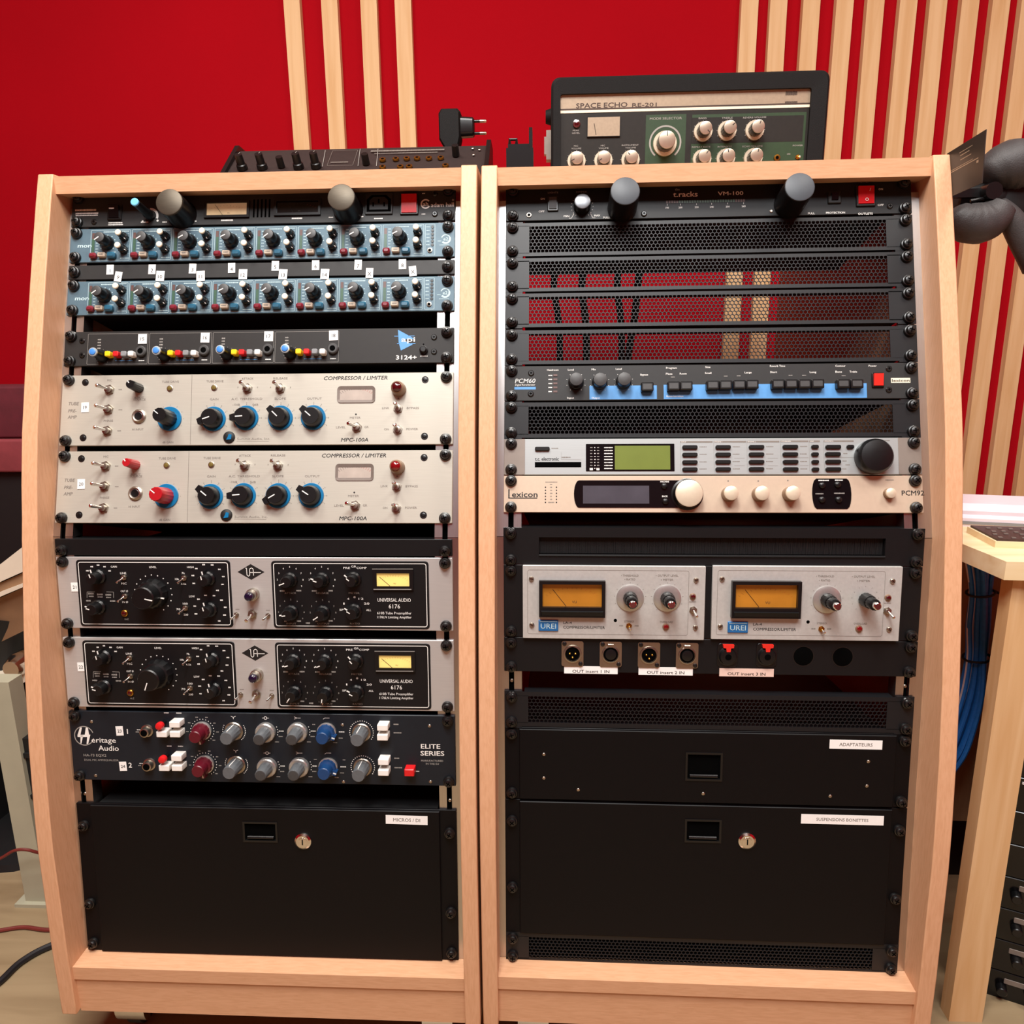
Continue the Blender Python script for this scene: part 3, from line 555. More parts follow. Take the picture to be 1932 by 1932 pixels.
        for k in range(13):
            an = math.radians(140 - 100 * k / 12); c1, s1 = math.cos(an) * (W / H) * 0.62, math.sin(an)
            b.add([(cx + R * c1 - 0.12, 0.72, cz + R * s1), (cx + R * c1 + 0.12, 0.72, cz + R * s1), (cx + R * 1.09 * c1 + 0.12, 0.72, cz + R * 1.09 * s1), (cx + R * 1.09 * c1 - 0.12, 0.72, cz + R * 1.09 * s1)], [(0, 1, 2, 3)], 1 if (k > 8 and red) else 0)
        add_text(b, 'VU', cx + W * 0.04, j0 + H * 0.20, H * 0.11, 0.72)
        obj('dial_scale', b.mesh('dial_scale', (printm, 'vu_red')), s.root).parent = o
        b = MB(); t = (cx + needle[0] * W, j0 + needle[1] * H); bs = (cx - 0.10 * W, j0 + 0.02 * H); b.tube([(bs[0], 0.9, bs[1]), (t[0], 0.9, t[1])], 0.22, 6); obj('needle', b.mesh('needle', 'ink'), o)
        return o
    def done(s):
        for m, b in s.prints.items(): s.part('small_print' if m not in ('slot_black',) else 'slots', b, m, kind='stuff')

# ================================================================== left rack, top to bottom
PW = 'print_white'
# --- power conditioner
U = Unit('power_conditioner', 'A', 'u', 386.9, 43.6, 'black power conditioner with two meters and brass-topped lamps, above the blue preamps', 'power conditioner')
U.panel('grey_black'); U.screws()
U.put('rock_black', (56, 405.1)); U.bar((50.8, 409.2), (57.4, 407.5), PW, 5.3)
U.put('thin_blue', (101.2, 399.8), label='thin black knob with light blue cap')
p = (101.2, 399.8); U.ring(p, 7.6, 10.4, PW, math.radians(-20), math.radians(95))
U.dot((p[0] - 9.5, p[1] - 6.5), 1.2); U.dot((p[0] + 9.5, p[1] - 6.0), 1.4)
U.put('lamp_metal', (141.8, 400.6), label='pull-out rack lamp with brushed metal cap'); U.put('lamp_metal', (350.5, 402.3), label='pull-out rack lamp with brushed metal cap')
U.vu((170, 395.5), (227, 417.2), 'vu_cream', depth=2.5, rim=3.0, needle=(-0.3, 0.9)); U.vu((258.1, 396.7), (316.3, 417.6), 'gloss_black', depth=2.5, rim=3.0, needle=(-0.25, 0.9))
x0, z0 = (231.1, 395.6); x1, z1 = (255.5, 418.6); k = 0
while x0 < x1 - 1.4: U.bar((x0, z0), (x0 + 2.2, z1), 'slot_black'); x0 += 4.9
# mains socket
(a0, b0), (a1, b1) = U.P((371.5, 395.9)), U.P((405.6, 423.1)); cx, cz = (a0 + a1) / 2, (b0 + b1) / 2
mb = MB(); mb.bprism(rrect(a0, a1, b0, b1, 0.8, 2), 0, 2.0, 0.6); so = U.part('mains_socket', mb, 'grey_black')
hexa = lambda k: [(cx - 15 * k, cz - 10.5 * k), (cx + 15 * k, cz - 10.5 * k), (cx + 15 * k, cz + 5 * k), (cx + 9 * k, cz + 10.5 * k), (cx - 9 * k, cz + 10.5 * k), (cx - 15 * k, cz + 5 * k)]
mb = MB(); mb.prism(hexa(1.0), 1.9, 2.1); U.part('socket_recess', mb, 'slot_black', so)
mb = MB(); mb.prism(hexa(0.76), 2.0, 2.5); U.part('socket_insert', mb, 'grey_black', so)
for dx, dz in ((-6.8, -1.5), (6.8, -1.5), (0, 2.6)):
    mb = MB(); mb.box(cx + dx - 1, cx + dx + 1, cz + dz - 2.6, cz + dz + 2.6, 2.4, 2.7); U.part('pin_slot', mb, 'slot_black', so)
U.put('rock_red', (426.1, 408.1), label='illuminated red rocker switch')
p = (446, 408.6); U.ring(p, 4.4, 6.2, PW, math.radians(40), math.radians(330)); U.txt('ah', p, 5.2, bold=0.02)
U.txt('adam hall', (466.6, 407.2), 5.4, bold=0.014, width=28); U.txt('®', (479.7, 412.7), 2.4)
for q in ((457.2, 421.4), (457.5, 395.5), (29.7, 393.6)): U.put('screw_small_black', q)
U.squig((17.8, 409.2), 27, 2.6, PW); U.squig((19.7, 404.9), 29, 2.2, PW); U.squig((19.9, 402.3), 29, 1.6, PW)
U.squig((57.1, 392), 18, 1.6, PW); U.squig((57.2, 389.5), 19, 1.6, PW); U.squig((94.5, 392.1), 10, 1.5, PW); U.squig((119.9, 391.8), 6, 1.5, PW); U.squig((156.7, 392.2), 7, 1.5, PW)
U.squig((198.8, 392.6), 15, 2.0, PW); U.squig((286.7, 393.4), 13, 2.0, PW); U.squig((329.2, 393.9), 6, 1.5, PW); U.squig((365.9, 394), 7, 1.5, PW)
U.squig((388.8, 425.7), 16, 1.3); U.squig((388.1, 391.2), 11, 1.5, PW); U.squig((427.3, 426), 11, 1.3); U.squig((443.3, 421.9), 3.5, 1.4, PW); U.squig((443.7, 395.8), 5, 1.4, PW)
U.done()

# --- two eight-channel preamps
CH0 = (26.5, 361.7)[0]; CH7 = (393.8, 362.2)[0]
def preamp8(s0, label):
    U = Unit('eight_channel_preamp', 'A', 'u', s0, 43.7, label, 'preamp', 'blue eight-channel preamps')
    U.panel('steel_blue'); U.screws()
    U.txt('more', (21, s0 + 22.0), 5.0, 'print_pale', bold=0.03, width=21, it=0.1)
    for i in range(8):
        c = CH0 + (CH7 - CH0) * i / 7; at = lambda dx, z: (c + dx, s0 + z)
        U.frame(at(0, 2.2), at(50.6, 41.6), 0.45, 'print_pale', 1.0)
        mb = MB(); mb.box(c + 1.8, c + 5.2, 12.5, 30, 0, 0.5); mb.box(c + 1.8, c + 5.2, 30, 37.5, 0, 0.5, 1); U.part('level_meter', mb, ('led_green_dark', 'led_brown'))
        for z in range(7): U.squig(at(8.4, 13.5 + z * 3.8), 3.4, 1.1, 'print_pale')
        U.ticks(at(21.5, 24.5), 10.2, 9, 220, -40, 1.5, 0.7, 'print_pale', dots=True); U.squig(at(24, 39), 16, 1.5, 'print_pale')
        U.put('isa_big', at(21.5, 24.5), ang=-2.2 + 0.06 * (i % 4))
        for z, a in ((31.3, 2.4), (15.2, 2.0)):
            U.put('isa_small', at(43.3, z), ang=a if i > 4 else a + 0.2 * (i % 3)); U.ticks(at(43.3, z), 6.6, 7, 220, -40, 1.0, 0.4, 'print_pale')
        U.squig(at(44, 5.0), 11, 1.1, 'print_pale'); U.squig(at(44, 39.6), 9, 1.0, 'print_pale'); U.squig(at(30.5, 13), 5, 1.1, 'print_pale')
        U.put('isa_red', at(5.4, 7.6)); U.put('isa_beige', at(16.6, 8.4)); U.put('isa_blue', at(29, 7.8)); U.pw = 5.15; U.squig(at(16.6, 8.4), 5.5, 2.0, 'ink_grey'); U.pw = 0.15
    c = CH7 + 52
    U.frame((c, s0 + 2.2), (c + 12.4, s0 + 41.6), 0.45, 'print_pale', 1.0)
    for k in range(6): U.put('led_hole', (c + 9.2, s0 + 38 - k * 4.5)); U.squig((c + 3.6, s0 + 38 - k * 4.5), 4, 1.2, 'print_pale')
    U.put('pin_ring', (c + 6.2, s0 + 8.4))
    q = (c + 25.5, s0 + 22.5); U.ring(q, 4.0, 6.4, 'print_pale', math.radians(-140), math.radians(20)); U.ring(q, 4.6, 6.0, 'print_pale', math.radians(20), math.radians(160)); U.txt('e2', q, 4.2, 'print_pale', bold=0.03); U.squig((c + 18, s0 + 20), 4.5, 1.1, 'print_pale'); U.squig((c + 24, s0 + 15), 12, 0.9, 'print_pale')
    U.done(); return U
preamp8(341.3, 'blue eight-channel preamp directly beneath the black power conditioner')
preamp8(273.9, 'blue eight-channel preamp under the row of number stickers')

# --- blank strip with number stickers
U = Unit('blank_panel', 'A', 'u', 319.4, 18.8, 'narrow dark blank panel with number stickers between the blue preamps', 'blank panel')
U.panel('grey_black', body=False); U.screws([9.4])
mb = MB(); mb.box(20, 462, 0.5, 18.3, -16, -3.1); U.part('lip', mb, 'chassis_black')
for n, q in (('1', (53.3, 331.7)), ('2', (106.6, 331.3)), ('3', (157.8, 331.4)), ('4', (206.9, 331.5)), ('5', (261.4, 333.2)), ('6', (311.6, 333.3)), ('7', (364.2, 333)), ('8', (418.7, 332.8))):
    U.sticker(n, q, 9.0, 12.4, U.rnd.uniform(-0.04, 0.03), cap=4.6, dz=-1.5)
for n, q, r in (('9', (64.4, 322), -0.14), ('10', (117.5, 322.1), -0.05), ('11', (168.5, 321.3), 0.04), ('12', (221.5, 322.6), -0.02), ('13', (271.5, 321.8), -0.05), ('14', (323.4, 321.3), -0.04), ('X', (378.5, 321.7), -0.03), ('X', (431.5, 323.3), 0.10)):
    U.sticker(n, (q[0], q[1] + 0.5), 10.5 if len(n) > 1 else 9.0, 12.6, r, lift=0.7, cap=4.6, dz=-1.0)
U.done()

# --- four channel preamp
s0 = 209.9
U = Unit('four_channel_preamp', 'A', 'u', s0, 43.8, 'dark four-channel preamp with blue-capped knobs and coloured buttons', 'preamp')
U.panel('api_black'); U.screws()
KN = [(49.6, 221.6), (127.6, 222.5), (205.3, 223), (283.9, 223.3)]
JK = [(98.3, 227.4), (177, 227.8), (255.9, 228.3), (335.9, 228.3)]
BT = [[(59.9, 222.9), (70, 222.8), (79.9, 222.7), (88.8, 222.9)], [(137.9, 223.2), (147.3, 223.2), (157, 223.1), (166.8, 223)], [(216.7, 223.5), (226, 223.4), (235.8, 223.3), (245.4, 223.2)], [(295.7, 223.5), (305.4, 223.4), (315.4, 223.3), (324.8, 223.2)]]
FR = [(28.7, 252.4)[0], (106.4, 251.4)[0], (185.9, 250.5)[0], (263.3, 253.9)[0], (343.2, 253)[0]]
for i in range(4):
    U.put('api_knob', KN[i]); U.put('jack_black', JK[i]); U.frame((FR[i] + 0.8, s0 + 2.2), (FR[i + 1] - 0.8, s0 + 40.6), 0.3, 'print_dim', 1.0)
    for c, q in zip(('yellow', 'red', 'grey', 'white'), BT[i]): U.put('api_' + c, q)
    for k in range(8): U.squig((KN[i][0] - 5.5, s0 + 8 + k * 3.6), 4.2, 1.8, 'print_dim')
    U.squig((BT[i][1][0] + 6, s0 + 6.6), 22, 1.0, 'blue_print'); U.squig((BT[i][2][0], s0 + 8.6), 12, 0.8, 'print_dim'); U.squig((JK[i][0], s0 + 6.5), 7, 1.3, PW); U.ticks(KN[i], 8.6, 9, 230, -50, 0.9, 0.35, 'print_dim')
for n, q in (('15', (98.5, 243.4)), ('16', (177, 244.1)), ('17', (255.9, 244.9)), ('18', (335.9, 245))): U.sticker(n, q, 11.0, 12.2, U.rnd.uniform(-0.04, 0.04), cap=4.2)
U.poly([(414.5, 251.3), (435.2, 239.7), (425.2, 239.8), (415.6, 235.8)], 'blue_print'); U.poly([(415.6, 235.8), (421.1, 238.1), (432.8, 232.9), (418.4, 225.6)], 'blue_print')
U.line((410.1, 243.3), (415.2, 243.3), 0.8, 'blue_print'); U.line((426.8, 243.5), (434.8, 243.4), 0.8, 'blue_print'); U.line((413.6, 234.2), (417.3, 234.1), 0.8, 'blue_print'); U.line((430.3, 234.1), (436, 234.1), 0.8, 'blue_print')
U.pw = 0.22; U.txt('api', (427.1, 239.3), 6.0, bold=0.01, width=16.5); U.pw = 0.15
U.txt('3124+', (425.2, 217.1), 5.0, bold=0.025, width=25)
U.put('round_black', (446.3, 225.5)); U.dot((445.8, 233.1), 0.9, 'slot_black'); U.squig((446.5, 218.4), 9, 1.2, PW)
for q in ((458.5, 241.4), (458.7, 223.7), (22.3, 242), (23.2, 223.9)): U.put('screw_small_black', q)
U.done()

# --- two tube compressors
MREF = 110.9
def mpc(s0, label, accent, lamp, sticker, angs):
    U = Unit('tube_compressor', 'A', 'u', s0, 87.9, label, 'compressor', 'silver tube compressor limiters', ref=MREF)
    U.panel('silver_panel', depth=240); U.screws()
    for q in ((29.1, 189.7), (29.8, 121.1), (448.4, 189.6), (448.5, 120.9)): U.put('screw_flush', q)
    for q in ((60.2, 180.3), (60.1, 155.8), (60.1, 129.3)): U.put('tog_left', q)
    U.put('mpc_small_' + accent, (97, 181.8), ang=-0.6, label=accent + ' fluted knob')
    U.put('jack_nickel', (98.7, 147.1))
    g = (136.8, 143.7); U.put('dial_disc', g); U.put('mpc_gain_' + accent, g, ang=-0.9, w=1.6, label='large ' + accent + ' knob over blue disc')
    U.put('led_olive', (135.6, 181.2)); U.put('led_olive', (190.7, 181.7))
    U.put('tog_up', (231.8, 180.5)); U.put('tog_up', (272.3, 180.2)); U.put('tog_left', (366.9, 132.2)); U.put('tog_front', (416.3, 154.8)); U.put('tog_front', (416.2, 129))
    for q, a in zip(((191.2, 143.3), (231.3, 144.2), (273.4, 144), (313.6, 144.1)), angs):
        U.put('mpc_knob', q, ang=a); U.ticks(q, 16.6, 11, 240, -60, 0.0, 0.5, 'ink_grey', dots=True)
        for k in range(1, 10): U.txt(str(k), (q[0] + 18.6 * math.cos(math.radians(240 - 30 * k)), q[1] + 18.6 * math.sin(math.radians(240 - 30 * k))), 1.7, 'ink_grey')
    U.ticks(g, 16.4, 11, 240, -60, 1.2, 0.4, 'ink_grey')
    (x0, z0), (x1, z1) = U.P((342.1, 162)), U.P((388.2, 182.3)); a = rrect(x0, x1, z0, z1, 4.2, 4); c = rrect(x0 + 3.2, x1 - 3.2, z0 + 3.4, z1 - 4.2, 1.2, 4)
    mb = MB(); mb.loops([[(x, 0, z) for x, z in a], [(x, 1.0, z) for x, z in a], [(x, 0.5, z) for x, z in c], [(x, 0.1, z) for x, z in c]]); v = U.part('vu_meter', mb, 'bezel_grey')
    mb = MB(); mb.prism(c, 0.1, 0.3); U.part('dial_face', mb, 'vu_grey', v); mb = MB(); cx, cz = (x0 + x1) / 2, z0 - 8
    for k in range(15):
        an = math.radians(128 - 76 * k / 14); mb.add([(cx + 24 * math.cos(an) * 1.2 - .15, .42, cz + 24 * math.sin(an)), (cx + 24 * math.cos(an) * 1.2 + .15, .42, cz + 24 * math.sin(an)), (cx + 27 * math.cos(an) * 1.2 + .15, .42, cz + 27 * math.sin(an)), (cx + 27 * math.cos(an) * 1.2 - .15, .42, cz + 27 * math.sin(an))], [(0, 1, 2, 3)], 1 if k > 9 else 0)
    obj('dial_scale', mb.mesh('dial_scale', ('ink', 'vu_red')), v)
    U.put(lamp, (417, 177.8)); U.put('ball_logo', (211.3, 120.8))
    U.txt('Summit Audio, Inc.', ((221.2, 118.8)[0], (221.2, 118.8)[1]), 2.6, 'ink_grey', al='L', width=40); U.line((220.5, 116.1), (260, 115.6), 0.25, 'ink_grey')
    K = 'ink'; G = 'ink_grey'
    U.txt('COMPRESSOR / LIMITER', (364.3, 192.4), 4.6, K, it=0.2, bold=0.012, width=78); U.txt('MPC-100A', (364.8, 117.1), 4.4, K, it=0.2, bold=0.015, width=33)
    for t_, q in (('TUBE', (9.1, 163.4)), ('PRE-', (9.6, 154.6)), ('AMP', (9.4, 146.8))): U.txt(t_, q, 3.9, 'ink_grey', it=0.2, al='L', bold=0.015)
    for t_, q, w_ in (('GAIN', (191, 167.6), 10.5), ('A.C. THRESHOLD', (231.3, 167.8), 38), ('SLOPE', (272.3, 167.8), 14), ('OUTPUT', (314.2, 167.5), 18), ('ATTACK', (231.4, 192.7), 14.5), ('RELEASE', (271.9, 192.8), 17.5), ('TUBE DRIVE', (135.7, 189.7), 21), ('TUBE DRIVE', (191, 189.8), 21), ('LINK', (401.2, 155.4), 8.5), ('BYPASS', (434, 155.2), 14.5), ('ON', (402.6, 129.6), 5.5), ('POWER', (433.5, 129.7), 14), ('METER', (364.5, 143.8), 13), ('LEVEL', (347.3, 132.3), 11.5), ('GR', (378.5, 132.5), 5), ('MIC', (59.5, 192.1), 6), ('PHASE', (60.3, 141.9), 11.5), ('dB GAIN', (135.8, 115), 13.5), ('HI INPUT', (97.6, 131), 14), ('INPUT', (97.5, 170.1), 12), ('SOURCE', (98, 167.9), 15), ('-10dB', (218.4, 160.8), 9), ('0dB', (242.1, 160.6), 7)):
        U.txt(t_, q, 2.5, G, width=w_, bold=0.01)
    for q in ((73.5, 180.4), (74.7, 155.3), (74.6, 129.4)): U.squig(q, 4.5, 1.2, G)
    for q in ((219.9, 181.8), (244.1, 181.6), (260.1, 181.4), (284.6, 181.2)): U.txt('F', q, 2.2, G)
    U.dot((365.3, 147.9), 1.1, K); U.dot((416.4, 167), 1.1, G)
    U.line((162.2, 198.9), (163.6, 112.3), 0.5, G)
    q = (30.5, 158.5); U.sticker(sticker, q, 9.4, 12, 0.03, cap=4.0)
    U.done(); return U
mpc(110.9, 'silver tube compressor with black input knobs, upper of the matching two', 'black', 'mpc_lamp_dark', '19', (-1.9, -1.65, -0.8, -0.85))
mpc(16.6, 'silver tube compressor with red input knobs, lower of the matching two', 'red', 'mpc_lamp_red', '20', (-0.9, -1.65, -2.1, -1.0))

# --- narrow blank strip under the bend
U = Unit('blank_panel', 'A', 'l', -22.6, 20.6, 'narrow plain black blank panel under the red-knobbed compressor', 'blank panel')
U.panel('black_panel', body=False); U.screws([6.5])
mb = MB(); mb.box(20, 462, 0.5, 20.0, -24, -3.1); U.part('lip', mb, 'black_panel'); U.done()

# --- two channel strips
UREF = -113.2
def ua(s0, label, sticker, level_ang, angs):
    U = Unit('channel_strip', 'A', 'l', s0, 89.2, label, 'channel strip', 'silver and black channel strips', ref=UREF)
    U.panel('silver_ua', depth=250); U.screws()
    G = 'print_dim'
    for p, q in (((24.9, -110.2), (215, -27.7)), ((265, -110.8), (454.3, -28.3))):
        (x0, z0), (x1, z1) = U.P(p), U.P(q)
        mb = MB(); mb.bprism(rrect(x0, x1, z0, z1, 4, 4), 0, 0.8, 0.3); U.part('control_plate', mb, 'black_panel')
        U.pw = 0.95; U.frame((x0 + 2.5, z0 + 2.5 + UREF), (x1 - 2.5, z1 - 2.5 + UREF), 0.85, PW, 3)
    lev = (118.6, -69); U.put('ua_level', lev, ang=level_ang, w=0.8)
    U.ticks(lev, 23.0, 16, 225, -60, 0, 0.75, PW, dots=True)
    KN = ((52.5, -48.2), (49.7, -85.6), (187.4, -50.1), (187.7, -87.8), (287.5, -51.1), (326.1, -50.9), (364.4, -50), (287.2, -90.9), (325.8, -91.1), (364.1, -88.9))
    for i, (q, a) in enumerate(zip(KN, angs)):
        U.put('ua_knob', q, ang=a, w=0.8)
        if i in (4, 5, 7, 8):
            for k in range(2, 10):
                an = math.radians(240 - 30 * k); U.txt(str(k), (q[0] + 15.6 * math.cos(an), q[1] + 15.6 * math.sin(an)), 2.0, PW if i < 7 else 'print_dim', bold=0.01)
        elif i in (2, 3):
            for k in range(9):
                an = math.radians(200 - 32 * k); U.squig((q[0] + 19 * math.cos(an), q[1] + 17.5 * math.sin(an)), 3.4, 1.8, PW)
        elif i == 0:
            for k in range(5): an = math.radians(150 - 30 * k); U.squig((q[0] + 16 * math.cos(an), q[1] + 14 * math.sin(an)), 3.2, 1.8, PW)
    for q in ((83.8, -49), (83.4, -72.2), (158.1, -49.4), (157.5, -86.4)): U.put('tog_small_bright', q, w=0.8)
    U.put('jewel_gold', (81.6, -93.4), w=0.8)
    for t_, q, w_ in (('GAIN', (71.9, -36), 7.5), ('LEVEL', (120.1, -36.4), 9), ('HIGH', (166.4, -36.3), 8), ('LOW', (166.1, -72.1), 7), ('LINE', (83, -43.9), 7.5), ('MIC', (83, -56.6), 6.5), ('OUT Ø', (82.8, -66.1), 9), ('IN Ø', (82.9, -79.5), 7), ('7k', (157.2, -43.6), 4), ('4.5k', (156.9, -56.9), 6.5), ('10k', (149.1, -50.9), 5), ('100', (157.4, -81.1), 6), ('70', (148.4, -88.1), 5), ('200', (157.4, -94.8), 5.5),
                      ('PRE', (356.3, -36.5), 8), ('GR', (364.9, -34.7), 6), ('COMP', (374.3, -36.4), 12), ('SP', (348.4, -87.6), 5), ('ALL', (381.3, -87.7), 6), ('12', (372.5, -74), 6), ('20', (379.1, -79.7), 6.5), ('4', (357, -74.1), 2.5), ('8', (364.7, -72), 2.5), ('1', (351.6, -79.9), 1.5)):
        U.txt(t_, q, 2.4, PW, width=w_, bold=0.008)
    for t_, q, w_ in (('ATTACK', (287.1, -67.4), 14), ('RELEASE', (326, -67.2), 15), ('METER', (364.4, -67), 13), ('INPUT', (286.6, -105), 12), ('OUTPUT', (325.9, -104.8), 15), ('RATIO', (364.3, -104.5), 12), ('Hi-Z', (83.2, -100.8), 5)): U.txt(t_, q, 2.2, G, width=w_)
    for q, l in (((277.3, -64.8), 6), ((297.3, -64.4), 6), ((316.3, -64.6), 6), ((336.1, -64.3), 5), ((296.1, -101.8), 5), ((334.8, -101.2), 5), ((279.5, -102.2), 3), ((317.8, -101.9), 3), ((306.9, -104.2), 5), ((37.3, -78.3), 6), ((67.5, -78.5), 7)): U.squig(q, l, 2.0, 'print_dim')
    for q in ((41.1, -69.5), (62.6, -70.8), (52.1, -70.3)): U.squig(q, 7, 2.2, 'print_dim'); U.squig((q[0], q[1] - 3.2), 6, 1.6, 'print_dim')
    for a_, b_ in (((35.7, -74.6), (36.3, -67.3)), ((36.3, -67.3), (46.2, -67.2)), ((60.4, -67.1), (69.2, -67.3)), ((69.2, -67.3), (68.9, -74.7))): U.line(a_, b_, 0.5, 'print_dim')
    U.pw = 0.95
    U.txt('UNIVERSAL AUDIO', (412.3, -75.2), 4.3, PW, width=40, bold=-0.002); U.txt('6176', (412.4, -82.9), 5.0, PW, width=13.6, bold=-0.002)
    U.txt('610B Tube Preamplifier', (412.1, -91.2), 3.0, PW, width=41.5); U.txt('1176LN Limiting Amplifier', (412, -96.2), 3.0, PW, width=41.5)
    U.vu((387.7, -62.8), (436.1, -37.9), 'vu_yellow', 'plastic_black', 2.6, 4.6, needle=(-0.42, 0.72)).location.y = -0.0008; U.pw = 3.5; U.line((387.5, -37.2), (436.1, -37), 0.7, 'print_dim'); U.line((388.5, -61.8), (433.8, -61.6), 1.0, 'print_dim')
    U.pw = 0.15
    d = (239.9, -42); U.poly([(d[0] - 16.4, d[1]), (d[0], d[1] - 9.6), (d[0] + 16.4, d[1]), (d[0], d[1] + 9.6)], 'ink'); U.pw = 0.22
    for pts in (((-6.5, 4.4), (-5.2, 4.8), (-5.0, -3.8), (-3.2, -5.2), (-1.6, -3.8), (-1.5, 3.6), (0.8, 5.0), (2.8, 3.6), (3.0, -4.4)), ((-1.5, -0.6), (12, -0.6))):
        for a_, b_ in zip(pts, pts[1:]): U.line((d[0] + a_[0], d[1] + a_[1]), (d[0] + b_[0], d[1] + b_[1]), 0.75, PW)
    U.pw = 0.15
    U.put('ua_lamp', (241.6, -68.9)); U.put('tog_small', (219.6, -94.4)); U.put('tog_big', (239.5, -93.6)); U.put('tog_small', (258.4, -95.2))
    for q in ((221.2, -88), (238.8, -88.7), (258.4, -88.9)): U.squig(q, 5, 1.1, 'ink_grey')
    U.sticker(sticker, (20.8, -61.5), 8.6, 11.0, 0.02, cap=4.0)
    U.done(); return U
ua(-113.2, 'silver channel strip with black plates, upper of the matching two', '21', 1.78, (-0.3, -1.3, -0.2, -0.25, -2.0, -1.25, -0.87, -1.7, -2.2, -1.0))
ua(-213.6, 'silver channel strip with black plates, directly above the coloured-knob equalizer', '22', -2.8, (-0.2, -1.3, -0.2, -0.2, -1.9, -1.98, -0.7, -2.5, -3.0, -1.1))

# --- dual equalizer
U = Unit('dual_equalizer', 'A', 'l', -309.0, 90.6, 'dark navy dual equalizer with maroon, grey and blue knobs', 'equalizer')
U.panel('navy_panel', depth=240); U.screws()
c = (17.7, -250.8); U.ring(c, 11.6, 12.8, 'print_dim', math.radians(20), math.radians(345))
for pts in (((-8.5, 0.5), (-4.6, 10.8), (-2.0, 10.8), (-4.6, 1.0)), ((-4.6, 1.0), (-1.0, 1.0), (-4.5, -11), (-5.5, -11)), ((1.0, 1.4), (3.0, 10.8), (5.5, 10.8), (6.6, 1.4)), ((-8.5, -1.8), (-8.5, 1.2), (8.2, 1.6), (4.4, -10.6), (2.4, -10.6), (3.8, -1.6))): U.poly([(c[0] + a_, c[1] + b_) for a_, b_ in pts], PW)
U.txt('eritage', (42.3, -256.1), 6.6, PW, width=31, bold=0.006); U.txt('Audio', (47.8, -266.5), 6.8, PW, width=26, bold=0.006)
U.txt('HA-73 EQX2', (29.7, -276.1), 3.2, 'print_dim', width=29, bold=0.008); U.txt('DUAL MIC AMP/EQUALIZER', (37.5, -282.2), 2.4, 'print_dim', width=44)
for n, q, st, sp in (('1', (73.5, -244.2), '23', (63.8, -243.7)), ('2', (74.1, -288.3), '24', (64.9, -290))):
    U.txt(n, q, 6.4, PW, bold=0.02); U.sticker(st, sp, 9.2, 12.0, 0.05, cap=4.0)
R = [dict(jack=(99.1, -242.8), redb=(121.7, -231.4), wb=((140.4, -229.6), (123.5, -242.2), (140.2, -242)), mar=(168.8, -241.8), g0=(208.7, -241.8), gw=((248.9, -242.1), (288.8, -241.5)), bl=(324.7, -241), g1=(367.7, -241.3), bt=((396.5, -229.9), (396.1, -242.2))),
     dict(jack=(99.3, -286.6), redb=(122.6, -274.4), wb=((140.1, -272.6), (123.8, -285.7), (140, -285.4)), mar=(169.8, -285.4), g0=(209.5, -285.4), gw=((248.8, -287.3), (289.1, -286.6)), bl=(325, -286), g1=(367.9, -286), bt=((396.4, -273.3), (396, -287)))]
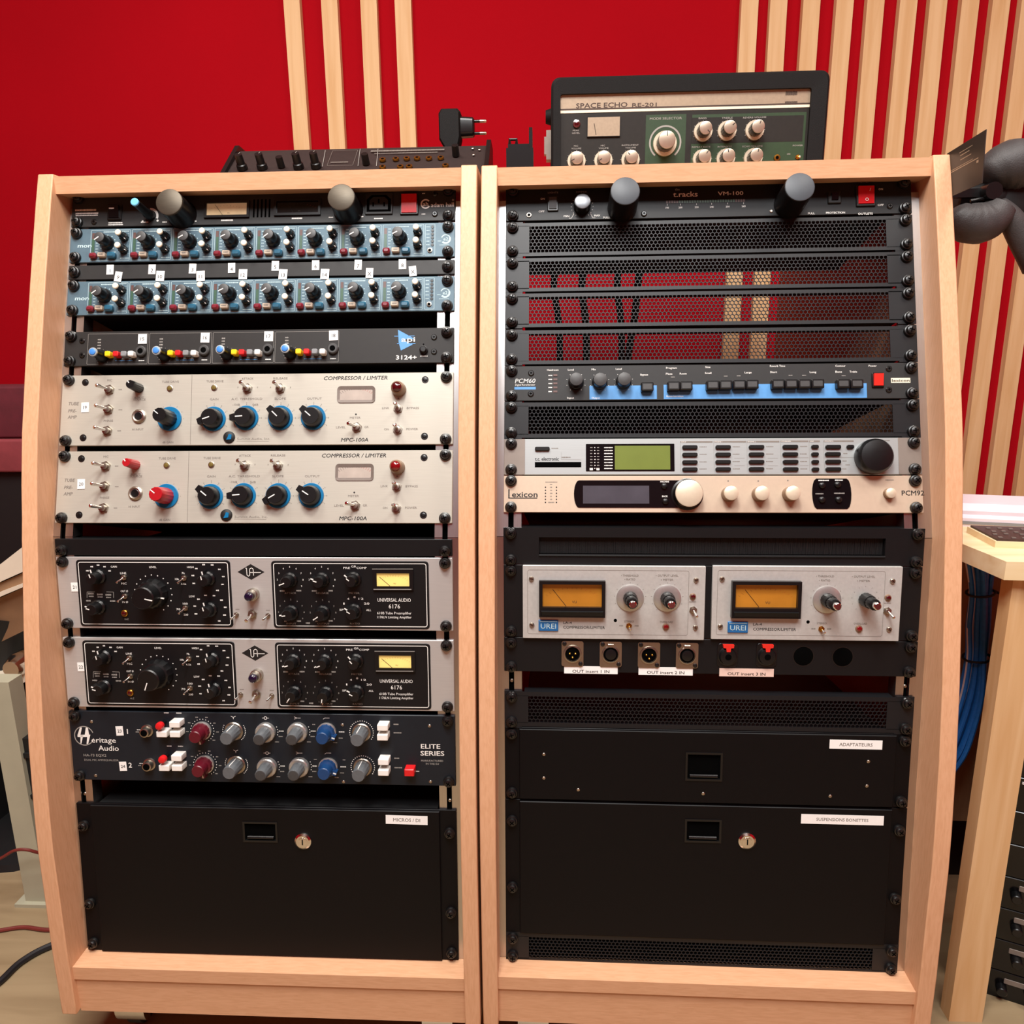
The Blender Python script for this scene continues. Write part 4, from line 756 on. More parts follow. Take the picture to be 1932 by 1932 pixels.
for r in R:
    U.put('jack_ha', r['jack']); U.put('ha_red_round', r['redb'])
    for q in r['wb']: U.put('ha_white', q)
    U.put('ha_maroon', r['mar'], ang=3.0); U.put('ha_grey', r['g0'], ang=0.1); U.put('ha_grey_white', r['gw'][0]); U.put('ha_grey_white', r['gw'][1]); U.put('ha_blue', r['bl'], ang=1.9); U.put('ha_grey', r['g1'], ang=0.0)
    for q in r['bt']: U.put('ha_white', q)
    U.ticks(r['mar'], 14.6, 19, 200, -60, 0, 0.6, PW, dots=True); U.ticks(r['g0'], 14.2, 7, 215, 150, 0, 0.6, PW, dots=True); U.ticks(r['g0'], 14.2, 10, 30, -50, 0, 0.6, PW, dots=True); U.ticks(r['g1'], 14.6, 24, 215, -35, 0, 0.65, PW, dots=True)
    for q in r['gw']: U.ticks(q, 14.8, 4, 25, -15, 0, 0.6, PW, dots=True); U.squig((q[0] + 19, q[1] + 1), 6, 1.3, PW); U.squig((q[0] + 18, q[1] - 6), 5, 1.3, 'print_dim'); U.squig((q[0] + 13, q[1] - 13), 5, 1.2, 'print_dim')
    q = r['bl']; U.squig((q[0] + 18.5, q[1]), 7, 1.6, PW); U.squig((q[0] + 17, q[1] - 8), 5, 1.3, 'print_dim'); U.squig((q[0] + 10, q[1] - 14), 5, 1.2, 'print_dim'); U.squig((q[0] + 20, q[1] + 9), 3.5, 1.2, 'print_dim'); U.squig((q[0] - 16, q[1] + 9), 3.5, 1.2, 'print_dim')
    m_ = r['mar']
    for k in range(7): an = math.radians(185 - 38 * k); U.squig((m_[0] + 19 * math.cos(an), m_[1] + 18 * math.sin(an)), 3.2, 1.3, 'print_dim')
    for q, sh in ((r['g0'], 'Y'), (r['gw'][0], 'O'), (r['gw'][1], 'V'), (r['bl'], 'L')):
        X, Z = q[0], q[1] + 17.5
        if sh == 'Y': U.line((X - 3, Z + 1.6), (X, Z), 0.6); U.line((X + 3, Z + 1.6), (X, Z), 0.6); U.line((X, Z), (X, Z - 2.2), 0.6)
        elif sh == 'O': U.ring((X, Z), 1.4, 2.1); U.line((X - 4.2, Z), (X - 2, Z), 0.6); U.line((X + 2, Z), (X + 4.2, Z), 0.6)
        elif sh == 'V': U.line((X - 4, Z + 1.5), (X - 0.5, Z), 0.6); U.line((X - 4, Z - 1.5), (X - 0.5, Z), 0.6); U.line((X - 0.5, Z), (X + 4, Z), 0.6)
        else: U.line((X - 4, Z - 1.6), (X - 2, Z), 0.6); U.line((X - 2, Z), (X + 4, Z), 0.6)
    j = r['jack']; U.squig((j[0] - 11, j[1] + 0.8), 4.5, 1.2, PW); U.squig((j[0] - 13, j[1] - 2), 4, 1.4, 'print_dim'); U.squig((r['redb'][0] + 3, r['wb'][0][1] + 10), 6, 1.5, PW); U.squig((r['wb'][0][0], r['wb'][0][1] + 10), 6.5, 1.5, PW)
    U.squig((r['bt'][0][0] + 14, r['bt'][0][1] - 0.5), 6, 1.6, 'print_dim'); U.squig((r['bt'][1][0] + 16, r['bt'][1][1] + 1), 9.5, 1.6, 'print_dim')
U.put('ha_red', (427.7, -286.4)); U.squig((435.3, -290.2), 5, 1.0, PW)
U.txt('ELITE', (452.4, -257.9), 5.8, PW, width=23.5, bold=0.02); U.txt('SERIES', (454.4, -266.8), 5.8, PW, width=29, bold=0.02); U.txt('MANUFACTURED', (454, -276.4), 2.4, 'print_dim', width=27, bold=0.01); U.txt('IN THE EU', (454.2, -280.2), 2.4, 'print_dim', width=16, bold=0.01)
for q in ((451.6, -231.8), (451.5, -303.4), (28.7, -232.2), (28.6, -302.8), (344.4, -232), (343.2, -305.4)): U.put('screw_tiny', q)
U.done()

# --- drawers
def drawer(rack, s0, h, label, tagtext, tp, tw, th, trot, hp, hw, hh, lock=None, inner=(18, 464), screws_z=None, extra=(), cap=None, plate=True):
    U = Unit('drawer_unit', rack, 'l', s0, h, label, 'drawer')
    mb = MB(); mb.bprism(rrect(0, 482.6, 0.3, h - 0.3, 0.8, 2), -3, 0, 0.5); U.part('flange', mb, 'drawer_black')
    mb = MB(); (hx, hz) = U.P(hp); x0, x1, z0, z1 = inner[0], inner[1], 1.2, h - 1.4
    a = [(x0, z0), (x1, z0), (x1, z1), (x0, z1)]; c = [(hx - hw / 2, hz - hh / 2), (hx + hw / 2, hz - hh / 2), (hx + hw / 2, hz + hh / 2), (hx - hw / 2, hz + hh / 2)]
    rings = [[(x, 0, z) for x, z in a], [(x, 2.2, z) for x, z in a], [(x + (0.8 if x == x0 else -0.8), 3.0, z + (0.8 if z == z0 else -0.8)) for x, z in a], [(x, 3.0, z) for x, z in c], [(x, 0.2, z) for x, z in c]]
    mb.loops(rings); U.part('drawer_front', mb, 'drawer_black')
    # recessed pull: rim, dark pocket, finger lip
    o = c; i = [(x + (2.5 if x < hx else -2.5), z + (2.5 if z < hz else -2.5)) for x, z in c]
    mb = MB(); mb.loops([[(x, 3.0, z) for x, z in o], [(x, 3.9, z) for x, z in o], [(x, 3.9, z) for x, z in i], [(x, 0.5, z) for x, z in i]], 0, False, True); hd = U.part('pull_handle', mb, 'plastic_black')
    mb = MB(); mb.box(i[0][0], i[1][0], i[0][1], i[2][1], 0.35, 0.6); U.part('handle_pocket', mb, 'slot_black', hd)
    mb = MB(); mb.tube([(i[0][0] + 3, 2.2, i[0][1] + 3.4), (i[1][0] - 3, 2.2, i[0][1] + 3.4)], 2.0, 10); U.part('finger_lip', mb, 'plastic_black', hd)
    if lock:
        x, z = U.P(lock); l = obj('lock', lathe([(10.6, 3.0), (10.4, 4.6), (8.2, 6.2), (6.2, 6.2)], 30).mesh('lock', 'chrome'), U.root, (x, 0, z))
        b = lathe([(6.1, 5.6), (5.8, 6.4), (4.8, 6.6)], 24); b.box(-0.7, 0.7, -3.6, 3.6, 6.4, 6.75, 1); obj('key_slot', b.mesh('key_slot', ('chrome', 'slot_black')), l)
    U.sticker(tagtext, tp, tw, th, trot, lift=3.0, cap=cap or th * 0.36, ink='ink_grey', label='white label strip reading ' + tagtext)
    for q in extra: U.put('screw_tiny', q, w=3.0)
    U.screws(screws_z or (8, h - 8)); mb = MB(); mb.box(24, 458, 4, h - 4, -330, -3.2); U.part('drawer_box', mb, 'chassis_black'); U.done(); return U
drawer('A', -541.6, 202.0, 'tall black lockable drawer labelled for microphones, at the rack base', 'MICROS / DI', (421.3, -352.3), 52, 11.4, -0.012, (236.6, -372), 44, 27, (290.6, -382.7), inner=(20, 462), screws_z=(11, 66, 172), cap=4.4)

# ================================================================== right rack, top to bottom
U = Unit('power_strip', 'B', 'u', 384.9, 43.6, 'black rack lighting and voltmeter strip with two large black lamps', 'power strip')
U.panel('black_panel', depth=168); U.screws()
U.put('rock_slim', (57.4, 405.4)); U.put('vm_knob', (92.9, 401.8)); p = (92.9, 401.8); U.ticks(p, 12.6, 17, 235, -55, 1.2, 0.55, PW)
U.line((p[0] - 10, p[1] - 9), (p[0] - 13, p[1] - 14.5), 0.4); U.line((p[0] - 13, p[1] - 14.5), (p[0] - 16, p[1] - 14.5), 0.4); U.line((p[0] + 10, p[1] - 9), (p[0] + 13, p[1] - 14.5), 0.4); U.line((p[0] + 13, p[1] - 14.5), (p[0] + 16, p[1] - 14.5), 0.4)
U.put('lamp_black', (141.1, 398.5), label='pull-out rack lamp with matt grey cap'); U.put('lamp_black', (339.3, 398.8), label='pull-out rack lamp with matt grey cap')
U.txt('the', (207.7, 420.9), 3.0, 'print_dim', al='C', bold=0.01); U.txt('t.racks', (217.2, 414.6), 6.4, PW, bold=0.018, width=29)
U.txt('VM-100', ((271, 414.5)[0], (271, 414.5)[1]), 4.6, PW, bold=0.02, width=30)
mb = MB()
for k in range(31):
    x, z = U.P((194.1, 405.2)); x += k * 3.05
    if k < 5 or k > 26: mb.box(x, x + 2.1, z - 1.6, z + 1.6, 0, 0.3, 0)
    else: mb.box(x, x + 2.1, z - 1.6, z + 1.6, 0, 0.3, 1)
U.part('voltage_leds', mb, ('led_brown', 'led_green_dark'))
for t_, k in (('190', 0), ('200', 5.2), ('220', 11.5), ('240', 17.4), ('250', 23.6), ('260', 29.8)):
    q = (195.3, 398); U.txt(t_, (q[0] + k * 3.05, q[1]), 2.2, PW, bold=0.01); U.line((q[0] + k * 3.05, q[1] + 2.6), (q[0] + k * 3.05, q[1] + 4.8), 0.4)
for t_, q, w_ in (('ON', (44.9, 412.6), 5), ('OFF', (43.7, 396.7), 7), ('MIN', (74, 390.1), 6.5), ('MAX', (111.1, 390.1), 7), ('PULL', (122.5, 387.4), 8), ('ON', (447.3, 415.6), 5), ('OFF', (446.6, 396.1), 7), ('PROTECTION', (393.8, 387.7), 22), ('OUTLETS', (428.5, 385.7), 17), ('PULL', (365.6, 387.4), 8)): U.txt(t_, q, 2.3, PW, width=w_, bold=0.012)
for t_, q, w_ in (('LIGHTS', (57.6, 420.2), 12.5), ('DIMMER', (92.3, 420.3), 13), ('POWER', (428.1, 425.1), 12)): U.txt(t_, q, 2.1, 'print_dim', width=w_)
U.put('rock_square', (392.6, 406.3)); U.put('rock_red_lit', (428.9, 407.3), label='illuminated red rocker switch'); U.pw = 4.4; U.ring(((429.2, 401.4)[0], (429.2, 401.4)[1]), 1.3, 1.9); U.pw = 5.6; U.line((433.3, 414.5), (432.2, 410.9), 0.7); U.pw = 0.15
U.put('pin_ring', (28.3, 392.1)); U.put('screw_small_black', (167.4, 391)); U.put('screw_small_black', (457, 394.4)); U.put('screw_tiny', (318.6, 391.1))
U.done()

# --- perforated vent panels
def perforated(x0, x1, z0, z1, rows, pitch):
    """Sheet with hexagonal holes: rings of quads around each hole plus a solid border."""
    mb = MB(); R = pitch / math.sqrt(3); r = R * 0.85; rp = pitch * 0.866
    cols = int((x1 - x0 - pitch) / pitch); zc = (z0 + z1) / 2 - rp * (rows - 1) / 2; hx0 = 1e9; hx1 = -1e9
    for j in range(rows):
        for i in range(cols):
            cx = x0 + pitch * (i + 0.75 + (0.5 if j % 2 else 0)); cz = zc + j * rp
            out = [(cx + R * math.sin(t), cz + R * math.cos(t)) for t in [math.pi / 3 * k for k in range(6)]]; inn = [(cx + r * math.sin(t), cz + r * math.cos(t)) for t in [math.pi / 3 * k for k in range(6)]]
            vs = [(x, 0, z) for x, z in out] + [(x, 0, z) for x, z in inn] + [(x, -1.4, z) for x, z in inn]
            mb.add(vs, [(k, (k + 1) % 6, 6 + (k + 1) % 6, 6 + k) for k in range(6)] + [(6 + k, 6 + (k + 1) % 6, 12 + (k + 1) % 6, 12 + k) for k in range(6)])
            hx0 = min(hx0, cx); hx1 = max(hx1, cx)
    # toothed solid border above, below and at the ends (slightly behind the rings so the zig-zag edge closes)
    zt, zb = zc + (rows - 1) * rp, zc
    mb.box(0, 482.6, zt + R * 0.62, z1, -1.3, -0.02); mb.box(0, 482.6, z0, zb - R * 0.62, -1.3, -0.02)
    mb.box(0, hx0 - pitch * 0.36, zb - R, zt + R, -1.3, -0.02); mb.box(hx1 + pitch * 0.36, 482.6, zb - R, zt + R, -1.3, -0.02)
    mb.box(0, 21, z0 - 1.2, z1 + 1.2, -1.35, -0.03); mb.box(461.6, 482.6, z0 - 1.2, z1 + 1.2, -1.35, -0.03)     # full-height ears
    return mb
VENT = {}
def vent(s0, h, label, rows=8, seg='u', zs=None, pitch=4.85):
    U = Unit('vent_panel', 'B', seg, s0, h, label, 'vent panel', 'black perforated vent panels')
    key = (round(h), rows, pitch)
    if key not in VENT:
        mb = perforated(27, 458, 0.3, h - 0.3, rows, pitch); mb.box(24, 459, h - 1.6, h - 0.4, -16, -1.3); mb.box(24, 459, 0.4, 1.6, -16, -1.3)
        VENT[key] = mb.mesh('perforated_sheet', 'mesh_black', 30)
    obj('perforated_sheet', VENT[key], U.root); U.screws(zs); U.done(); return U
vent(340.4, 42.2, 'perforated black vent panel directly under the two large black lamps')
vent(296.2, 41.8, 'second perforated black vent panel counting down from the lamp strip')
vent(252.0, 41.6, 'third perforated black vent panel down, red wall showing through')
vent(206.5, 42.2, 'perforated black vent panel directly above the blue-striped reverb')

# --- reverb with a blue stripe
U = Unit('digital_reverb', 'B', 'u', 161.9, 43.0, 'charcoal digital reverb with blue stripe and black square keys', 'reverb')
U.panel('grey_black', depth=300); U.screws()
U.txt('PCM60', (25, 186.6), 5.2, PW, it=0.2, width=24, bold=-0.002); U.txt('Digital Reverberator', (24.8, 181.8), 2.2, PW, width=24); U.stripe((11.9, 176), (37.4, 179.1), 'blue_print')
U.stripe((101.4, 163.4), (180.8, 179.8), 'blue_print'); U.stripe((188.8, 163.3), (423.4, 180.5), 'blue_print')
U.pw = 0.2
for q in ((85.3, 184.3), (113.4, 183.8), (141.5, 184.2)): U.put('pcm_knob', q); U.ticks(q, 10.8, 9, 235, -55, 1.0, 0.45, PW)
for q in ((168.8, 176.5), (199.5, 177.1), (214.1, 177.2), (244.8, 177.8), (259.7, 178), (275.4, 178.3), (290.2, 178.4), (319.9, 178.6), (335, 178.6), (350.2, 178.5), (365.2, 178.7), (394.3, 178.4), (409.6, 178.3)): U.put('pcm_key', q)
U.put('rock_orange', (435.9, 184), label='red rocker switch')
mb = MB(); (x0, z0), (x1, z1) = U.P((451.2, 180.6)), U.P((473, 186.4)); mb.box(x0, x1, z0, z1, 0, 0.4); bd = U.part('name_badge', mb, 'cream_plastic'); mb = MB(); add_text(mb, 'lexicon', (x0 + x1) / 2, (z0 + z1) / 2, 3.4, 0.5, bold=0.02, width=x1 - x0 - 2); obj('lettering', mb.mesh('lettering', 'ink'), bd)
for q in ((449.2, 197.6), (448.3, 172.6), (31.8, 195.8), (31.5, 170.6)): U.put('screw_small_black', q)
for t_, q, w_ in (('Headroom', (57.7, 199.6), 13.5), ('Level', (79.3, 199.6), 7), ('Mix', (106.4, 199.8), 5), ('Level', (136.1, 200.1), 7), ('Bypass', (166.1, 192.9), 9), ('Program', (198.2, 200.8), 12.5), ('Plate', (195.4, 193.7), 7.5), ('Room', (211.9, 193.8), 8), ('Size', (240.8, 201.4), 6), ('Small', (241.1, 194.2), 7.5), ('Large', (287.6, 194.5), 8), ('Reverb Time', (321.8, 202), 17.5), ('Short', (317.1, 194.8), 8), ('Long', (362.5, 194.4), 7.5), ('Contour', (394.1, 201.5), 11.5), ('Bass', (391.9, 194.5), 7.5), ('Treble', (408.6, 194.4), 8.5), ('Power', (430.9, 201.2), 9), ('Reverberation', (201.9, 166.7), 19.5), ('Input', (79, 165.5), 8), ('Output', (108.7, 165.3), 9.5)): U.txt(t_, q, 2.2, PW, width=w_, bold=0.012)
for k in range(5):
    q = (54.8, 192.9); U.squig((q[0], q[1] - k * 4.9), 4.5, 1.5, PW); mb = MB(); x, z = U.P((q[0] + 6, q[1] - k * 4.9)); mb.box(x - 2.4, x + 2.4, z - 1.2, z + 1.2, 0, 0.5); U.part('led', mb, 'led_brown')
for q in ((199.8, 189.7), (261.7, 190.3), (276.6, 190.5), (336.6, 190.6), (352.1, 190.5), (397.4, 189.7)): U.squig(q, 4.5, 1.1, 'print_dim')
U.done()
vent(117.2, 43.2, 'perforated black vent panel between the blue-striped reverb and green display')

# --- effects processor with green display
U = Unit('effects_processor', 'B', 'u', 72.9, 43.6, 'silver effects processor with a green display and black wheel', 'effects unit')
U.panel('silver_tc', depth=300); U.screws()
mb = MB(); mb.bprism(rrect(0.2, (24.9, 93.1)[0], 0.5, 43.1, 0.6, 2), 0, 0.5, 0.2); U.part('ear', mb, 'taupe_ear'); mb = MB(); mb.bprism(rrect((456.5, 94.7)[0], 482.4, 0.5, 43.1, 0.6, 2), 0, 0.5, 0.2); U.part('ear', mb, 'taupe_ear')
U.put('tc_power', (45.5, 104)); U.squig((60.4, 104.8), 8, 1.2, 'ink_grey'); U.txt('t.c. electronic', (51, 92.2), 4.2, 'ink', bold=0.02, width=28); U.squig((73.7, 94), 10.5, 1.4, 'ink_grey'); U.line((68, 91.5), (91.4, 90.9), 0.25, 'ink_grey'); U.line((68, 91.5), (68, 100.1), 0.2, 'ink_grey')
U.bar((36.7, 82.1), (91.5, 88.4), 'slot_black')
mb = MB(); (x0, z0), (x1, z1) = U.P((97, 77.4)), U.P((200.5, 109.8)); mb.bprism(rrect(x0, x1, z0, z1, 0.6, 2), 0, 0.7, 0.2); ds = U.part('display', mb, 'gloss_black')
mb = MB(); (x0, z0), (x1, z1) = U.P((130.9, 79.2)), U.P((195.5, 107.5)); mb.box(x0, x1, z0, z1, 0.6, 0.85); U.part('screen', mb, 'lcd_green', ds)
U.pw = 0.8
for k in range(8): q = (123.5, 105.4); U.squig((q[0], q[1] - k * 3.55), 10, 1.3, PW); q = (103.4, 105.5); U.squig((q[0], q[1] - k * 3.55), 2.6, 1.2, 'print_dim'); U.squig((q[0] + 4.2, q[1] - k * 3.55), 1.6, 1.0, PW); U.squig((q[0] + 8.0, q[1] - k * 3.55), 2.6, 1.2, 'print_dim')
U.bar((101.4, 78.4), (105.1, 81.2), PW); U.bar((109.4, 78.4), (112.9, 81.2), PW); U.pw = 0.15
TCB = [((218.4, 105.4), (218.3, 96.6), (218.2, 87.7), (218.1, 79.3)), ((256.8, 105.4), (256.7, 96.7), (256.5, 88), (256.4, 79.4)), ((295.2, 105.5), (295, 96.8), (294.9, 88), (294.7, 79.5)), ((333.9, 105.6), (333.7, 96.8), (333.8, 88), (333.7, 79.3))]
for col_ in TCB:
    for q in col_: U.put('tc_button', q); U.squig((q[0] + 15.5, q[1] + 0.6), 8.5, 1.1, 'ink_grey')
for q in ((362, 105.6), (361.8, 96.8), (361.8, 87.9), (361.8, 79.1), (402.1, 105.5)): U.put('tc_button_short', q)
for q in ((382.7, 105.4), (382.1, 96.9), (382.2, 88.1), (382.1, 79.2)): U.put('tc_button', q)
for q in ((397, 97.8), (395.4, 89), (399, 84.5), (394.8, 79.8)): U.squig(q, 5, 1.1, 'ink_grey')
for a_, b_, t_ in (((207.6, 111), (245, 112.9), 'SETUP'), ((246.3, 111.1), (283.6, 113), 'ENGINE 1'), ((284.5, 111.1), (321.9, 113), 'ENGINE 2'), ((323.2, 111.3), (354.9, 113.2), 'COMBINED'), ((355.8, 111.2), (368.2, 113.2), 'LINK'), ((372.4, 111.3), (406.5, 113.2), 'CONTROL')):
    U.bar(a_, b_, 'ink_grey'); U.pw = 0.2; U.txt(t_, (a_[0] + 1, (a_[1] + b_[1]) / 2), 1.5, PW, al='L'); U.pw = 0.15; U.line((a_[0], a_[1]), (a_[0], a_[1] - 34), 0.2, 'ink_grey')
for a_, b_ in (((269.7, 92.6), (281.6, 92.6)), ((269.6, 83.7), (281.4, 83.7)), ((308.2, 92.5), (319.7, 92.5)), ((308.1, 83.6), (319.5, 83.6)), ((325.4, 92.8), (354.7, 92.9)), ((344.7, 83.7), (354.5, 83.7)), ((373.4, 92.9), (406.2, 93))): U.line(a_, b_, 0.22, 'ink_grey')
U.put('tc_wheel', (426.3, 93.2)); U.squig((443.4, 112.8), 8, 1.0, 'ink_grey')
U.done()

# --- champagne reverb
U = Unit('digital_reverb', 'B', 'u', 28.3, 43.9, 'champagne-coloured digital reverb with cream knobs and dark oval display', 'reverb')
U.panel('champagne', depth=280); U.screws()
U.txt('exicon', (24.9, 50), 6.6, 'ink', width=30, bold=0.02); q = (6.2, 50.3); U.line((q[0], q[1] + 5.6), (q[0], q[1] - 4.8), 1.5, 'ink'); U.line((q[0] - 0.7, q[1] - 4.8), ((39.7, 45.1)[0], q[1] - 4.8), 1.2, 'ink')
U.squig((56.3, 64.5), 14, 1.2, 'ink_grey'); U.squig((56.1, 61.8), 3, 1.2, 'ink_grey')
for k in range(6):
    for X in ((49.4, 58.4), (62.4, 58.4)): U.dot((X[0], X[1] - k * 3.6), 0.85, 'ink')
    X = (56.1, 58.4); U.squig((X[0], X[1] - k * 3.6), 2.6 if k < 5 else 7, 1.3, 'ink_grey')
(x0, z0), (x1, z1) = U.P((82.9, 33.3)), U.P((217.5, 69.5)); zm = (z0 + z1) / 2 - 1; H = (z1 - z0) / 2 - 2
mb = MB(); mb.prism([(x0 + 6 + 0, zm - H)] + [(x0 + 6 - 6 * math.cos(math.radians(t)), zm + H * math.sin(math.radians(t))) for t in range(-75, 80, 15)] + [(x0 + 6, zm + H), (x1, zm + H), (x1, zm - H)], 0, 0.8); ds = U.part('display', mb, 'gloss_black')
mb = MB(); (a0, b0), (a1, b1) = U.P((93.5, 39)), U.P((170.7, 60.1)); mb.box(a0, a1, b0, b1, 0.7, 0.95); U.part('screen', mb, 'display_grey', ds)
for q in ((188.1, 59.6), (189.2, 41.6)): U.put('lex_button', q, w=0.8)
U.pw = 0.9; U.txt('MACHINE', (188.8, 64.9), 1.9, PW, width=10, bold=0.02); U.txt('BACK', (188.9, 47.7), 1.9, PW, width=6.5, bold=0.02); U.txt('SELECT', (214.9, 68.1), 1.8, PW, width=9, bold=0.02); U.pw = 0.15
U.put('lex_big', (214.6, 49.9)); U.dot((262.2, 65.7), 0.9, 'ink_grey'); U.dot((296.7, 65.7), 0.9, 'ink_grey'); U.dot((330.5, 66.2), 0.9, 'ink_grey')
for q in ((262.5, 50.2), (297.5, 50.2), (332.2, 50.3)): U.put('lex_knob', q)
(x0, z0), (x1, z1) = U.P((357.7, 33.3)), U.P((401.9, 68.5)); zm = (z0 + z1) / 2; hh = (z1 - z0) / 2
mb = MB(); mb.prism([(x0 + 5, zm - hh), (x1 - 5, zm - hh)] + [(x1 - 5 + 5 * math.cos(math.radians(t)), zm + hh * math.sin(math.radians(t))) for t in range(-60, 61, 20)] + [(x1 - 5, zm + hh), (x0 + 5, zm + hh)] + [(x0 + 5 - 5 * math.cos(math.radians(t)), zm + hh * math.sin(math.radians(t))) for t in range(60, -61, -20)], 0, 0.8); U.part('keypad_plate', mb, 'gloss_black')
for q in ((368.7, 60.4), (386.4, 61.2), (368.2, 43.8), (387, 43.8)): U.put('lex_button', q, w=0.8)
U.pw = 0.9; U.squig((371, 66.2), 12, 1.5, PW); U.squig((388.3, 66.5), 9, 1.5, PW); U.squig((365.8, 50.7), 9, 1.4, 'print_dim'); U.squig((388.4, 51.3), 12, 1.4, 'print_dim'); U.pw = 0.15
U.put('lex_small', (443.8, 51)); U.squig((445.9, 66.8), 9.5, 1.1, 'ink_grey'); U.txt('PCM92', (471.3, 51.8), 5.6, 'ink', width=25, bold=0.012)
U.done()

# --- cable entry panel with a lipped slot
U = Unit('cable_entry_panel', 'B', 'l', -33.2, 44.2, 'black cable entry panel with a long slot, under the champagne reverb', 'blank panel')
(x0, z0), (x1, z1) = U.P((41.9, -20.9)), U.P((439.3, 3.5)); z0 = 11.5; z1 = 32.5
a = [(0, 0.3), (482.6, 0.3), (482.6, 43.9), (0, 43.9)]; c = [(x0, z0), (x1, z0), (x1, z1), (x0, z1)]
mb = MB(); mb.loops([[(x, -2, z) for x, z in a], [(x, 0, z) for x, z in a], [(x, 0, z) for x, z in c], [(x, -9, z) for x, z in c]], 0, False, True); U.part('front_panel', mb, 'black_panel')
mb = MB(); mb.tube([(x0, 0.3, z0 - 0.5), (x1, 0.3, z0 - 0.5)], 1.3, 10); U.part('slot_lip', mb, 'black_panel')
mb = MB()
for k in range(300):
    x = x0 + 1 + (x1 - x0 - 2) * k / 299; mb.box(x - 0.45, x + 0.45, z0 + 1, z1, -7.5, -6.5 + 0.6 * U.rnd.random())
U.part('brush_bristles', mb, 'chassis_black', kind='stuff')
mb = MB(); mb.box(20, 462, 40, 43.6, -26, -2.1); U.part('lip', mb, 'black_panel'); U.screws((5.5, 37.5)); U.done()

# --- mounting tray and the two half-width compressors
U = Unit('rack_adapter', 'B', 'l', -121.5, 88.0, 'black mounting panel behind the two half-width compressors', 'rack panel')
U.panel('black_panel', body=False); U.screws((7, 81)); mb = MB(); mb.box(20, 462, 1, 4, -230, -3.2); U.part('tray', mb, 'chassis_black'); U.done()
def urei(tokens, label):
    T = tokens; s0 = T['bl'][1]; x0, x1 = T['bl'][0], T['tr'][0]; h = T['tr'][1] - s0
    U = Unit('half_rack_compressor', 'B', 'l', s0, h, label, 'compressor', 'half-width compressors'); D = 5.0
    mb = MB(); mb.bprism(rrect(x0, x1, 0, h, 0.8, 2), 0.3, D, 0.4); U.part('front_panel', mb, 'silver_urei'); U.pw = D + 0.15
    U.frame((x0 + 5.6, s0 + 5.4), (x1 - 19, s0 + h - 5.2), 0.35, 'ink_grey', 2.5)
    o = U.vu(T['v0'], T['v1'], 'vu_amber', 'plastic_black', 6.5, 4.0, rim_low=12.0, needle=(-0.33, 0.75)); o.location.y = -D / 1000
    (a0, b0), (a1, b1) = U.P(T['v0']), U.P(T['v1']); mb = MB(); mb.loops([[(a0 + 2, 6.5, b0 + 1.5), (a1 - 2, 6.5, b0 + 1.5), (a1 - 2, 6.5, b0 + 8), (a0 + 2, 6.5, b0 + 8)], [(a0 + 3, 7.2, b0 + 2), (a1 - 3, 7.2, b0 + 2), (a1 - 3, 9.5, b0 + 7.4), (a0 + 3, 9.5, b0 + 7.4)]]); g = U.part('meter_sill', mb, 'black_panel', o)
    for q, sk in zip(T['kn'], T['sk']):
        U.put('urei_knob' if sk else 'urei_knob_bare', q, w=D); U.ticks(q, 17.6 if sk else 14.5, 11, 230, -50, 1.2, 0.4, 'ink_grey')
    for q in T['bolts']: U.put('screw_nickel', q, w=D, ang=U.rnd.uniform(0, 3))
    U.put('led_dark_red', T['led'], w=D); U.put('tog_urei', T['tog'], w=D); U.put('tog_mini', T['mini'], w=D); U.put('led_red', T['ovl'], w=D); U.dot(T['hole'], 2.0, 'slot_black')
    x, z = U.P(T['badge']); mb = MB(); mb.bprism(rrect(x - 11.6, x + 11.6, z - 6.6, z + 6.6, 0.5, 2), D, D + 1.6, 0.5); bd = U.part('badge', mb, 'badge_blue'); mb = MB(); add_text(mb, 'UREI', x, z - 0.4, 6.2, D + 1.75, width=18, bold=0.006); mb.quad(x - 10.4, x + 10.4, z + 4.6, z + 5.2, D + 1.75); obj('lettering', mb.mesh('lettering', 'print_pale'), bd)
    q = T['lt']; U.txt('LA-4', q[0], 2.9, 'ink', al='L', bold=0.008, width=10); U.txt('COMPRESSOR/LIMITER', q[1], 3.2, 'ink', al='L', bold=0.008, width=49)
    for t_, q, w_ in zip(('• THRESHOLD', '• RATIO', '• OUTPUT LEVEL', '• METER', 'STEREO', 'OVERLOAD'), T['tx'], (20, 12.5, 26, 14.5, 11, 15)): U.txt(t_, q, 2.3, 'ink_grey', width=w_, bold=0.01)
    q = T['led']; U.squig((q[0], q[1] - 6.5), 8, 0.9, 'ink_grey'); q = T['mini']; U.squig((q[0] - 9, q[1]), 4.5, 1.4, 'ink_grey'); U.squig((q[0] + 9, q[1]), 4.5, 1.4, 'ink_grey')
    mb = MB(); mb.box(x0 + 4, x1 - 4, 4, h - 4, -200, -3.2); U.part('chassis', mb, 'chassis_black'); U.done(); return U
urei(dict(bl=(22.8, -121.6), tr=(235.6, -33.5), v0=(42.2, -94.2), v1=(119.5, -50.7), kn=((148.7, -71.5), (191.8, -71.4)), sk=(True, True), bolts=((33.1, -49.4), (33.5, -105.1), (224.7, -49.5), (225.3, -106.2)), led=(221.3, -69.2), tog=(222.1, -85.2), mini=(147.9, -105.1), ovl=(191, -105.9), hole=(131.9, -98.8), badge=(53.1, -105.6), lt=((70.7, -102), (70.7, -107.6)), tx=((148.1, -44.8), (148.2, -49.3), (191.2, -44.5), (191.3, -49.6), (148, -99.9), (191.5, -100.1))), 'half-width silver compressor with amber meter and two white-skirted knobs')
